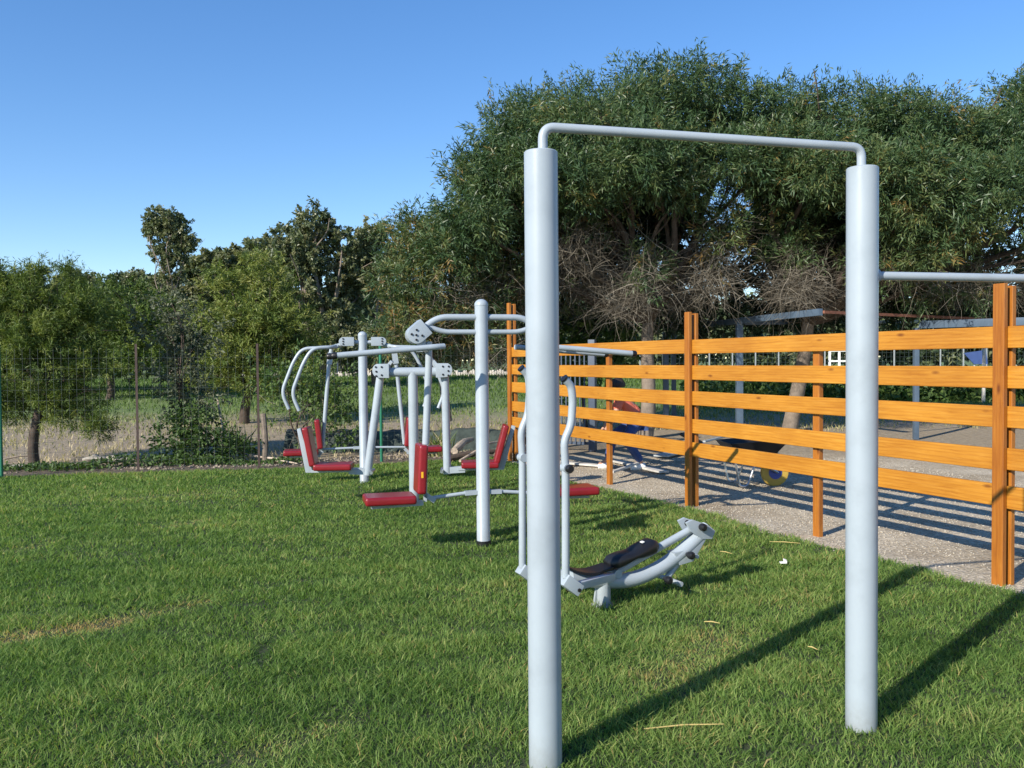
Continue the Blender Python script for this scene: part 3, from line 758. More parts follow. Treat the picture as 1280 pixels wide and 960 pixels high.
def twig_mass(name, lobes, parent, L=.8, seg=6, w_=.012, m='twig'):
    VV, FF, TT = [], [], []; off = 0
    for lb in lobes:
        c, (rx, ry, rz), k = lb[0], lb[1], lb[2]; tb = lb[3] if len(lb) > 3 else 0
        n = int(1800*k*rx*rz); P = np.array(c)+rng.normal(0, .42, (n, 3))*np.array([rx, ry, rz])
        d = rng.normal(size=(n, 3)); d[:, 2] *= .7; d /= np.linalg.norm(d, axis=1, keepdims=True)
        st = L/seg*rng.uniform(.4, 1.3, n); pts = [P]; curl = rng.normal(0, .35, (n, 3))
        for s in range(seg):
            d = d+curl*.7+rng.normal(0, .22, (n, 3)); d[:, 2] -= .05; d /= np.linalg.norm(d, axis=1, keepdims=True); pts.append(pts[-1]+d*st[:, None])
        Q = np.stack(pts, 1); side = rng.normal(size=(n, 1, 3)); side /= np.linalg.norm(side, axis=2, keepdims=True)
        wd = w_*np.linspace(1, .25, seg+1)[None, :, None]*rng.uniform(.4, 1.3, (n, 1, 1)); A, B = Q-side*wd*.5, Q+side*wd*.5
        V = np.stack([A, B], 2).reshape(-1, 3); i = np.arange(n)[:, None]*(seg+1)*2+np.arange(seg)[None]*2
        f = np.stack([i, i+1, i+3, i+2], -1).reshape(-1, 4)+off; off += len(V)
        VV.append(V); FF.append(f); TT.append(np.repeat(np.clip(.45+tb+rng.normal(0, .2, n), 0, 1), (seg+1)*2))
    return fast(name, np.concatenate(VV), np.concatenate(FF), m, parent, np.concatenate(TT))

ACF = dict(m='acacia', dens=22, spl=.34, ll=.115, lw=.022, per=20, up_=.35, spread=.65, shell=.5, lump=.25, tint0=.40, tvar=.15, sub=(9, .42))
# big acacia, left trunk
L1 = [lobe(957, 159, 36, 34, 17, 1.3), lobe(960, 205, 40, 34, 16.4, 1.3), lobe(590, 235, 34, 40, 16.5, 1.2), lobe(578, 290, 34, 36, 16.4, 1.1), lobe(740, 235, 60, 30, 15.9, 1.2), lobe(820, 225, 60, 24, 15.9, 1.1), lobe(640, 177, 48, 42, 16.5, 1.3), lobe(700, 162, 70, 52, 16.5, 1.6), lobe(775, 139, 68, 48, 17, 1.6), lobe(840, 133, 66, 48, 17, 1.6),
      lobe(905, 149, 50, 46, 17, 1.4), lobe(625, 237, 52, 50, 16, 1.3), lobe(600, 291, 48, 45, 16, 1.2, 1, .03), lobe(690, 227, 70, 42, 16, 1.5),
      lobe(770, 197, 70, 46, 16, 1.5), lobe(850, 197, 72, 40, 16, 1.5), lobe(925, 207, 52, 36, 16.2, 1.4), lobe(660, 276, 50, 42, 16.5, 1.2, .8, .1),
      lobe(720, 261, 46, 26, 16.3, 1, .6, .1), lobe(865, 237, 30, 20, 16, .8, .6, .1), lobe(900, 281, 30, 28, 16.6, .7, .35, .15),
      lobe(700, 161, 90, 45, 20, 1.8, .7), lobe(820, 161, 110, 60, 20.5, 1.8, .7), lobe(760, 222, 110, 40, 20, 1.6, .7), lobe(640, 256, 60, 60, 19.5, 1.6, .7)]
T1 = [lobe(725, 310, 40, 40, 16.3, .5, 1.0, .0), lobe(770, 380, 30, 22, 16.6, .5, 1.0, .1), lobe(705, 320, 34, 40, 17, .7, .9, -.12), lobe(740, 346, 46, 34, 17.3, .8, 1, -.08), lobe(802, 348, 30, 42, 16.6, .6, 1.5, .22), lobe(680, 346, 34, 40, 17.2, .8, .8, -.1),
      lobe(903, 310, 26, 46, 16.6, .5, 1.4, .2), lobe(880, 351, 40, 28, 16.8, .6, 1.2, .15), lobe(850, 270, 50, 36, 18.8, .8, .6, -.5), lobe(790, 270, 60, 36, 19, .8, .6, -.5), lobe(640, 356, 44, 40, 17, .7, .8, 0), lobe(845, 376, 40, 22, 17.2, .7, .8, -.1)]  # deep lobes tinted dark, crown shade put into the twig colour
TA = tree('acacia_tree', 'huge spreading acacia with grey dead twigs, its trunk seen between the two near posts', 'tree', gr(806, 548), L1, ACF, 'bark', .16,
     vis=at(810, 400, 18), limbs='darkbark', subs=1, twigs=T1,  # limbs darker than the trunk: shade inside the crown put into their colour
     extra=[('inner_leaves', [lobe(905, 300, 28, 44, 16.5, .5, .9, .25), lobe(740, 285, 60, 40, 17, 1, .35, .15), lobe(700, 350, 50, 50, 17.4, 1, .3, .1), lobe(640, 330, 45, 55, 17, 1, .8, .15), lobe(620, 390, 45, 40, 17, 1, .6, .2), lobe(705, 290, 36, 24, 16.8, .5, .4, .05), lobe(802, 345, 28, 40, 16.5, .4, .2, .1)], dict(ACF, dens=14, shell=.9))])
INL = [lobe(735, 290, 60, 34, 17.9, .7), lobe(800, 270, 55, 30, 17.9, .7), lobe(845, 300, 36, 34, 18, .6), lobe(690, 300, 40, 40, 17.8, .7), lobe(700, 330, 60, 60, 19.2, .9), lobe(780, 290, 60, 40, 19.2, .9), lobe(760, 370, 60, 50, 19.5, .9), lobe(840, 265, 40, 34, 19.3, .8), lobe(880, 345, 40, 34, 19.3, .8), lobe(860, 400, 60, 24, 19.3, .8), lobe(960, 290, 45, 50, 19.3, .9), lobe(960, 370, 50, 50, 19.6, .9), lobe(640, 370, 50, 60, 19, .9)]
foliage('inner_leaves', [(tuple(Vector(l[0])-gr(806, 548)), *l[1:]) for l in INL], parent=TA, **dict(ACF, sub=None, dens=22, shell=.95, ll=.16, lw=.05, tint0=-.1, tvar=.08))  # fill leaves tinted darkest, shade of the crown hollow put into colour
L2 = [lobe(1010, 215, 60, 34, 15.9, 1.2), lobe(1085, 230, 50, 34, 15.8, 1.2), lobe(1290, 130, 50, 40, 17, 1.4), lobe(1000, 142, 42, 38, 17, 1.3), lobe(1060, 159, 60, 46, 17, 1.5), lobe(1125, 164, 62, 44, 17, 1.6), lobe(1195, 176, 60, 44, 17, 1.6), lobe(1262, 189, 52, 44, 17, 1.6),
      lobe(1335, 204, 60, 50, 17, 1.6), lobe(975, 209, 48, 42, 16.4, 1.3), lobe(1045, 219, 66, 42, 16.2, 1.5), lobe(1130, 229, 72, 42, 16, 1.5), lobe(1215, 239, 68, 42, 16, 1.5), lobe(1300, 254, 66, 50, 16, 1.5),
      lobe(1140, 277, 60, 38, 15.8, 1.2, .9, .12), lobe(1215, 287, 46, 34, 15.8, 1.1, .8, .15), lobe(1130, 327, 46, 26, 16, .9, .6, .2), lobe(1320, 322, 50, 34, 16, 1, .7, .1), lobe(1390, 252, 70, 70, 17, 1.8),
      lobe(1050, 174, 110, 55, 20.5, 1.8, .7), lobe(1200, 204, 130, 60, 20.5, 1.8, .7), lobe(1020, 254, 70, 36, 18, 1.3, .6), lobe(1360, 224, 100, 70, 20.5, 1.8, .6)]
T2 = [lobe(1000, 360, 40, 30, 16.3, .5, 1.0, .05), lobe(985, 345, 34, 46, 16.8, .6, 1, -.05), lobe(1035, 330, 30, 50, 17.5, .7, .8, -.25), lobe(1010, 270, 44, 36, 18.6, .8, .6, -.5), lobe(1130, 338, 55, 20, 16.4, .7, 1.1, .1), lobe(1210, 354, 60, 20, 16.6, .7, 1.1, .12),
      lobe(1180, 320, 70, 26, 18.2, .8, .7, -.4), lobe(1280, 361, 60, 20, 17, .7, 1, .08), lobe(1060, 368, 40, 16, 17.2, .7, .8, -.1)]  # rear twig lobes darkened by tint to paint shade under the crown
TB = tree('acacia_tree', 'huge flat-topped acacia reaching the right edge, larger-crowned tree behind the right near post', 'tree', gr(985, 540), L2, ACF, 'bark', .17,
     vis=at(1010, 400, 18.5), limbs='darkbark', subs=1, twigs=T2,  # dark bark on the limbs carries the shade under the crown as colour
     extra=[('inner_leaves', [lobe(985, 270, 40, 44, 17, .8, .4, .15), lobe(1110, 330, 60, 30, 16.4, .8, .7, .22), lobe(1200, 330, 60, 24, 17, .8, .45, .1), lobe(985, 310, 34, 24, 16.7, .5, .3, .05), lobe(1200, 372, 70, 18, 16.5, .5, .4, .1)], dict(ACF, dens=14, shell=.9))])
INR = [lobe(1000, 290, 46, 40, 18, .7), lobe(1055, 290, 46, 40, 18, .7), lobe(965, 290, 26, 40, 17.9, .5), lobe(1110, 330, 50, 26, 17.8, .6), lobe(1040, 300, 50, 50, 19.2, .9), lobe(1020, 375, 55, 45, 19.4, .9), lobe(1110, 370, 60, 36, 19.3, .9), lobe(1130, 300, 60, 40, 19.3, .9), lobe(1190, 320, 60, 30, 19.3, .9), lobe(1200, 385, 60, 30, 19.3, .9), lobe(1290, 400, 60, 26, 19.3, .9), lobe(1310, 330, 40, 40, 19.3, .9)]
foliage('inner_leaves', [(tuple(Vector(l[0])-gr(985, 540)), *l[1:]) for l in INR], parent=TB, **dict(ACF, sub=None, dens=22, shell=.95, ll=.16, lw=.05, tint0=-.1, tvar=.08))  # darkest leaf tint paints the shade in this crown's hollow
L3 = [lobe(515, 305, 42, 34, 17, 1.2), lobe(560, 330, 50, 40, 16.5, 1.2), lobe(505, 360, 38, 36, 16.5, 1.1, 1, .08), lobe(555, 390, 46, 40, 16.5, 1.1, .9, .15), lobe(610, 350, 46, 48, 17, 1.2, .9, .1), lobe(500, 415, 36, 36, 16.5, 1, .9, .15),
      lobe(600, 425, 50, 32, 17, 1, .7, .2), lobe(545, 440, 50, 26, 17, 1, .7, .15), lobe(570, 320, 70, 60, 19, 1.5, .7)]
tree('acacia_shrub', 'low bushy acacia with rust-brown tips, at the left foot of the large acacias', 'tree', at(560, 520, 17.5)*1, L3, dict(ACF, tint0=.46, tvar=.22), 'bark', .09,
     twigs=[lobe(585, 365, 50, 30, 16.4, .6, .5, .1), lobe(530, 410, 50, 30, 16.4, .6, .5, .15), lobe(620, 440, 40, 20, 16.4, .6, .7, .1)])

PNF = dict(m='pine', dens=26, spl=.22, ll=.085, lw=.012, per=34, up_=.7, spread=.9, shell=.8, lump=.3, tint0=.40, tvar=.2, sub=(7, .42))
tree('young_pine', 'young umbrella pine with bare lower trunk, nearest tree behind the green fence post', 'tree', gr(45, 582),
     [lobe(45, 385, 46, 34, 13.9, .5), lobe(0, 392, 50, 40, 13.9, .6), lobe(92, 402, 42, 38, 13.9, .5), lobe(40, 440, 66, 40, 13.7, .7), lobe(-25, 450, 50, 50, 14, .7), lobe(100, 455, 42, 36, 13.8, .5), lobe(20, 495, 60, 30, 13.9, .6, .9), lobe(85, 505, 44, 28, 13.9, .5, .8, .1), lobe(118, 540, 18, 18, 13.8, .25, .8), lobe(48, 352, 12, 20, 13.9, .2), lobe(15, 356, 10, 20, 13.9, .2), lobe(88, 358, 10, 22, 13.9, .2), lobe(-10, 352, 12, 20, 13.9, .2)],
     dict(PNF, dens=58), 'darkbark', .085, vis=at(52, 500, 13.9))
def pine2(label, x, lobes, Y, fol, bark='darkbark', nm='pine_tree', r=.14, grp=None):
    return tree(nm, label, 'tree', (at(x, 470, Y).x, Y, 0), lobes, fol, bark, r, subs=2, group=grp)
FARP = dict(m='pine', dens=7, spl=.32, ll=.15, lw=.045, per=24, up_=.5, spread=1, shell=.5, lump=.25, tint0=.22, tvar=.12, sub=(9, .4))
pine2('rounded umbrella pine with dense dark green dome, left of the tall slim eucalyptus', 135, [lobe(135, 378, 55, 26, 30, 1.8), lobe(90, 395, 40, 30, 30, 1.5), lobe(180, 392, 42, 30, 30, 1.5), lobe(140, 415, 70, 30, 29.5, 1.8), lobe(100, 445, 60, 28, 29.5, 1.6), lobe(175, 445, 46, 30, 29.5, 1.6)], 30, dict(FARP, tint0=.28))
EUF = dict(m='euc', dens=8, spl=.30, ll=.13, lw=.07, per=44, up_=.1, spread=1.1, shell=.45, lump=.2, tint0=.50, tvar=.14, droop=.2, sub=(9, .4))
pine2('tall slim eucalyptus with small round crown standing above the tree line', 216, [lobe(204, 276, 22, 13, 45, .9), lobe(188, 286, 13, 9, 45, .5), lobe(222, 284, 14, 10, 45, .5), lobe(234, 304, 13, 10, 45, .5), lobe(212, 302, 18, 12, 45, .7, .8), lobe(200, 318, 13, 10, 45, .5, .7), lobe(224, 322, 14, 10, 45, .6, .7), lobe(212, 345, 16, 16, 45, .7, .5), lobe(222, 380, 26, 26, 45, .9, .7)], 45, dict(EUF, dens=9, sub=(6, .5)), 'bark', 'eucalyptus_tree', .16)
pine2('broad eucalyptus with dark shaded right side, tallest of the middle tree line', 405, [lobe(400, 285, 34, 24, 35, 1.3), lobe(365, 310, 36, 28, 35, 1.4), lobe(425, 315, 34, 34, 35.5, 1.4), lobe(385, 350, 48, 36, 34.5, 1.5), lobe(440, 360, 32, 44, 36, 1.4), lobe(350, 345, 30, 40, 35, 1.3), lobe(400, 410, 55, 40, 35, 1.6), lobe(440, 430, 44, 34, 35, 1.5), lobe(370, 445, 50, 26, 35, 1.5)], 35, EUF, 'bark', 'eucalyptus_tree', .25)
pine2('small rounded eucalyptus in the gap left of the acacias', 470, [lobe(470, 300, 20, 20, 36, 1), lobe(462, 345, 26, 36, 36, 1.2), lobe(485, 330, 22, 26, 36, 1)], 36, EUF, 'bark', 'eucalyptus_tree', .16)
pine2('olive green eucalyptus rising behind the tall slim one, to its right', 275, [lobe(262, 335, 30, 22, 50, 1.8), lobe(300, 330, 32, 22, 50, 1.8), lobe(245, 355, 26, 28, 50, 1.8), lobe(290, 370, 50, 40, 49, 2), lobe(332, 325, 30, 28, 48, 1.8), lobe(205, 370, 36, 24, 50, 1.8)], 50, dict(EUF, dens=4, ll=.22, lw=.12), 'bark', 'eucalyptus_tree', .25)
pine2('bright yellow-green pine with loose crown behind the second rusty post', 305, [lobe(325, 340, 24, 20, 22, .9, 1, .1), lobe(290, 365, 34, 28, 22, 1.1, 1, .05), lobe(345, 375, 32, 32, 22, 1.1, 1, .05), lobe(270, 400, 34, 30, 21.5, 1.1), lobe(320, 410, 46, 32, 21.5, 1.2), lobe(370, 415, 36, 34, 22, 1.1), lobe(300, 445, 52, 24, 21.5, 1.2), lobe(375, 445, 40, 26, 22, 1, .9), lobe(270, 470, 44, 28, 21.5, 1.1), lobe(330, 478, 46, 28, 21.5, 1.1, .9), lobe(390, 478, 36, 24, 21.5, 1, .8)], 22, dict(FARP, dens=12, spl=.28, ll=.12, lw=.024, per=30, tint0=.55, tvar=.2, sub=(8, .4)))
pine2('dark low pine filling the middle distance behind the first rusty post', 120, [lobe(20, 440, 55, 34, 33, 1.6), lobe(75, 445, 50, 32, 33, 1.6), lobe(150, 450, 45, 26, 33, 1.6), lobe(205, 440, 40, 36, 33, 1.4), lobe(250, 450, 40, 34, 33, 1.4)], 33, dict(FARP, m='darkpine'))
for i, (px, py, rx, ry, Y, lb) in enumerate(((105, 350, 32, 15, 70, 'faint grey-green tree on the skyline above the umbrella pine'), (172, 352, 30, 12, 72, 'small skyline tree just left of the tall slim eucalyptus'), (20, 365, 40, 22, 60, 'skyline tree behind the young pine at the left edge'))):
    pine2(lb, px, [lobe(px, py, rx, ry, Y, 2), lobe(px-20, py+20, rx, ry+8, Y, 2.2), lobe(px+22, py+22, rx, ry+8, Y, 2.2)], Y, dict(EUF, dens=4, ll=.26, lw=.14, per=26), 'bark', 'distant_tree', .3)
# the mass behind everything
bk = [lobe(px, 417+7*math.sin(px*.05), 60, 52+9*math.sin(px*.031), 62, 3.5) for px in range(-300, 660, 48)] + [lobe(px, 420+8*math.sin(px*.04), 62, 44, 60, 3) for px in range(640, 1680, 44)]
wd = foliage('distant_wood', bk, parent=None, m='euc', dens=3.2, spl=.8, ll=.42, lw=.2, per=14, shell=.6, lump=.2, tint0=.25, tvar=.2, sub=(8, .42))
tag(wd, 'far dark wood forming one mass behind the separate trees', 'wood', kind='stuff')
# shrubs
SHF = dict(m='shrub', dens=30, spl=.22, ll=.07, lw=.035, per=14, up_=.3, spread=.8, shell=.8, lump=.3, tint0=.4, tvar=.2)
tree('sparse_shrub', 'tall thin shrub with sparse grey-green leaves right of the first rusty post', 'shrub', (at(232, 570, 14.6).x, 14.6, 0),
     [lobe(200, 410, 28, 26, 14.6, .4, .7), lobe(240, 420, 28, 30, 14.6, .4, .7), lobe(222, 460, 34, 32, 14.6, .4, .8), lobe(240, 500, 30, 30, 14.6, .4, .8), lobe(215, 380, 16, 18, 14.6, .3, .5)],
     dict(SHF, m='olive', dens=46), 'darkbark', .03, subs=4)
tree('dark_shrub', 'dense dark leafy shrub low to the ground between the two rusty posts', 'shrub', (at(245, 575, 14.2).x, 14.2, 0),
     [lobe(225, 555, 32, 24, 14.2, .35), lobe(262, 560, 34, 20, 14.2, .35), lobe(240, 530, 26, 24, 14.3, .3), lobe(295, 566, 24, 14, 14.2, .3)], dict(SHF, tint0=.2, dens=60), 'darkbark', .03)
tree('bare_sapling', 'leaning sapling with pale bare twigs behind the second rusty post', 'shrub', (at(385, 568, 14.9).x, 14.9, 0),
     [lobe(370, 475, 34, 26, 14.9, .4, .6), lobe(410, 480, 30, 28, 14.9, .4, .7, .1), lobe(345, 470, 26, 22, 14.9, .3, .6), lobe(390, 510, 34, 28, 14.9, .4, .7, .1), lobe(435, 500, 24, 30, 14.9, .3, .7, .15), lobe(425, 540, 28, 22, 14.9, .3, .5)],
     dict(SHF, dens=44, tint0=.45), 'darkbark', .025, subs=5, twigs=[lobe(385, 515, 45, 40, 14.9, .3, .12)])
tree('green_bush', 'bright leafy bush growing under the large acacias at their left', 'shrub', (at(735, 520, 20).x, 20, 0),
     [lobe(715, 410, 30, 34, 20, 1), lobe(755, 420, 26, 28, 20, 1), lobe(735, 450, 44, 30, 20, 1), lobe(775, 430, 18, 24, 20.4, .8), lobe(700, 460, 26, 30, 20, 1)], dict(SHF, dens=16, ll=.12, lw=.06, spl=.3), 'darkbark', .05)
for i, (px, py, Y, lb) in enumerate(((545, 545, 14.8, 'spiky yellowish weed clump beside the leg press pole'), (290, 545, 16, 'yellowish weed clump behind the second rusty post'))):
    tg = thing('weed_clump', lb, 'plant', (at(px, py, Y).x, Y, 0)); n = 160
    P = rng.normal(0, .12, (n, 3)); P[:, 2] = 0
    b = blades('leaves', P, rng.uniform(.2, .55, n), np.full(n, .03), rng.uniform(.2, .8, n), rng.uniform(.2, 1, n), 'fieldgrass', tg)
n = 5200; hx = rng.uniform(-12, -3.2, n); hy = back_edge(hx)+.95+rng.normal(0, .16, n)+.1*np.sin(hx*2.1); hz = rng.random(n)*.17*(.6+.4*np.sin(hx*1.9)+.2*np.sin(hx*5))  # dark leaf strip added for a shadow band, shade put into its colour
hd = leaves('shade_band_leaves', np.stack([hx, hy, np.abs(hz)], 1), rng.normal(size=(n, 3))+np.array([0, 0, .6]), np.full(n, .07), np.full(n, .035), rng.uniform(0, .6, n), 'shrub', None)
tag(hd, 'low band of dark leaves standing in for shade just behind the wire fence on the left', 'shade strip', kind='stuff')
n = 9000
hx = rng.uniform(5, 22, n); hy = 25+.15*hx+rng.normal(0, .35, n); hz = zt(hx, hy)+rng.random(n)*.75
hd = leaves('ground_cover', np.stack([hx, hy, hz], 1), rng.normal(size=(n, 3)), np.full(n, .22), np.full(n, .10), rng.uniform(.1, .9, n), 'shrub', None)
tag(hd, 'low green strip of leafy plants behind the shade frame', 'plants', kind='stuff')
# bare stems
def stem(name, label, cat, pts, rs, m='bark'):
    f = Vector(pts[0]); o = MB().tube(fillet([Vector(p)-f for p in pts], .4, 5), rs, 8).build(name, m); o.location = f; tag(o, label, cat)
stem('fallen_branch', 'long bare curved branch leaning low by the second rusty post', 'branch', [at(272, 500, 14.6), at(280, 545, 14.5), at(300, 568, 14.3), at(350, 574, 14.0)], .018, 'deadwood')
stem('tree_stump', 'short grey broken stump behind the second rusty post', 'stump', [at(331, 577, 14.1), at(332, 550, 14.1), at(329, 517, 14.1)], .045)
stem('slender_pole', 'thin pale birch-like pole beyond the shade frame at right', 'pole', [at(1229, 508, 26), at(1230, 470, 26), at(1230, 432, 26)], .05, 'board')

# ------------------------------------------------------------------ far boundary
def far_wall():
    a, b = at(300, 466, 46), at(780, 466, 46); t = thing('stone_wall', 'long low pale stone wall across the back of the field', 'wall', (0, 46, .70))
    n = 160; mb = MB()
    for i in range(n):
        x0 = a.x+(b.x-a.x)*i/n; x1 = a.x+(b.x-a.x)*(i+1)/n; h = .36+.05*math.sin(i*1.7)+.04*math.sin(i*.6)
        mb.box(((x0+x1)/2, 0, h/2), (x1-x0-.012, .35+.04*math.sin(i*2.1), h))
    mb.build('masonry', 'stonewall', t, bevel=.02, seg=1)
    t = thing('mesh_fence', 'dark mesh fence standing just behind the low pale stone wall', 'fence', (0, 46.5, .75))
    mb = MB(); wires(mb, (a.x, 0, 0), (b.x, 0, 0), 0, 2.0, .22, .25, .009); mb.build('wire_mesh', 'wire', t, smooth=False)
    x = a.x
    while x < b.x:
        MB().box((x, 0, 1.05), (.06, .06, 2.1)).build('post', 'gatepaint', t); x += 2.5
    t = thing('pale_post_fence', 'far fence with slim whitish posts seen through the timber fence slats', 'fence', (0, 40, .74))
    a, b = at(800, 462, 40), at(1400, 462, 40); mb = MB(); wires(mb, (a.x, 0, 0), (b.x, 0, 0), .05, 1.25, .20, .20, .0045); mb.build('wire_mesh', 'wire', t, smooth=False)
    x = a.x
    while x < b.x:
        MB().box((x, 0, .65), (.05, .05, 1.3)).build('post', 'galv', t); x += 1.05
    g = thing('barred_gate', 'small white barred gate in front of the far pale fence', 'gate', at(1049, 470, 36))
    g.location.z = .72; s = 36/F; mb = MB(); W_, H_ = 24*s, 1.1
    for x in (-W_/2, 0, W_/2): mb.box((x, 0, H_/2), (.08, .08, H_))
    for z in (.35, .72, H_+.04): mb.box((0, .0, z), (W_+.08, .06, .07))
    mb.build('bars', 'white', g, smooth=False)
    g = thing('blue_sign', 'slanted dark blue panel on a post by the far fence at right', 'sign', at(1219, 470, 30)); g.location.z = .7
    MB().prism([(-.4, 1.0), (.35, 1.1), (.42, .62), (-.05, .62)], -.02, .02).build('panel', 'tarp', g)
    MB().tube([(0, .05, 0), (0, .05, 1.05)], .03).build('post', 'galv', g)
far_wall()
def metal_gate():
    a, b = at(690, 565, 15.6), at(741, 565, 15.3); a.z = b.z = 0; d = b-a; rz = math.atan2(d.y, d.x); L = d.length
    t = thing('metal_gate', 'dark slate metal railing gate beyond the left end of the timber fence', 'gate', a, rz)
    for x in (L, -.25): MB().box((x, 0, .97), (.12, .12, 1.94)).build('post', 'gatepaint', t, bevel=.005)
    x = -.15; k = MB()
    while x < L-.08: k.box((x, 0, .92), (.022, .022, 1.6)); x += .085
    k.build('bars', 'gatepaint', t, smooth=False)
    for z in (.13, 1.70): MB().box(((L-.25)/2, .03, z), (L+.12, .03, .05)).build('rail', 'gatepaint', t)
metal_gate()
def pergola():
    t = thing('pergola', 'slate grey steel shade frame with open top behind the timber fence', 'pergola', (0, 0, 0))
    A, C, D = at(842, 410, 21), at(1026, 390, 15.4), at(1256, 400, 18.5); B = at(924, 401, 18)
    hz = A.z; E = at(1070, 405, 23)
    def post(p, top, w_=.11, m='pergola'): MB().box((p.x, p.y, top/2), (w_, w_, top)).build('post', m, t, bevel=.004)
    post(A, A.z-.06, .10); post(B, B.z-.06, .13); post(at(832, 420, 19.8), 2.2, .12); post(at(1145, 470, 17), 2.15, .09); post(D, D.z-.06, .09)
    MB().beam(A, C, .08, .12).build('beam', 'pergola', t, bevel=.004)
    MB().beam(C+Vector((.05, 0, -.0)), D, .04, .05).build('rusty_rail', 'rust', t)
    F1 = at(1150, 406, 17); G = at(1330, 400, 15); MB().beam(F1, G, .10, .14).build('beam', 'pergola', t, bevel=.004)
    MB().beam(at(930, 404, 18.2), at(1160, 402, 22), .06, .07).build('beam', 'pergola', t, bevel=.004)
    MB().beam(B, at(1080, 400, 21), .05, .06).build('beam', 'pergola', t, bevel=.004)
pergola()

# ------------------------------------------------------------------ wheelbarrow
def wheelbarrow():
    base = gr(968, 607); f, a, L = frame_of(base, 4)
    t = thing('wheelbarrow', 'dark wheelbarrow with yellow-rimmed wheel parked behind the timber fence', 'wheelbarrow', f, a)
    ax = Vector((0, 0, .17))
    tyre = MB().lathe([(.15, -.035), (.172, -.028), (.18, 0), (.172, .028), (.15, .035), (.115, .03), (.115, -.03)], ax, (0, 1, 0), 28)
    wh = MB().lathe([(.118, -.028), (.118, .028)], ax, (0, 1, 0), 24).build('wheel', 'yellowrim', t)
    MB().lathe([(.14, -.036), (.170, -.028), (.178, 0), (.170, .028), (.14, .036)], ax, (0, 1, 0), 28).build('tyre', 'yellowrim', wh)
    MB().lathe([(.085, -.04), (.085, .04)], ax, (0, 1, 0), 20).build('hub', 'bluehub', wh)
    fr = MB()
    for sy in (-1, 1):
        fr.tube(fillet([(.02, sy*.06, .17), (-.22, sy*.16, .30), (-.62, sy*.24, .36), (-1.08, sy*.28, .62)], .1), .016, 8)
        fr.tube(fillet([(-.30, sy*.18, .33), (-.42, sy*.22, .03), (-.52, sy*.22, .03), (-.58, sy*.24, .36)], .05), .014, 8)
    fr.tube([(-.47, -.22, .04), (-.47, .22, .04)], .013, 8); fr.build('frame', 'steel', t)
    br = MB()
    for sy in (-1, 1): br.tube([(.0, sy*.07, .18), (.03, sy*.07, .55)], .014, 8)
    br.build('wheel_brace', 'steel', t)
    # tray: open tapered tub with wall thickness
    def ring(x0, x1, y, z0, z1): return [(x0, -y, z0), (x1, -y, z1), (x1, y, z1), (x0, y, z0)]
    O1 = ring(-.66, .08, .31, .56, .60); O2 = ring(-.48, -.12, .19, .33, .35); I1 = ring(-.645, .065, .295, .562, .602); I2 = ring(-.47, -.13, .18, .345, .365)
    V = O1+O2+I1+I2; Fc = []
    for k in range(4):
        j = (k+1) % 4; Fc += [(k, j, 4+j, 4+k), (8+k, 12+k, 12+j, 8+j), (k, 8+k, 8+j, j)]
    Fc += [(4, 5, 6, 7), (12, 15, 14, 13)]
    MB().add(V, Fc).build('tray', 'black', t)
    for sy in (-1, 1): MB().tube([(-1.0, sy*.272, .575), (-1.12, sy*.284, .643)], .02, 8).build('grip', 'black', t)
wheelbarrow()

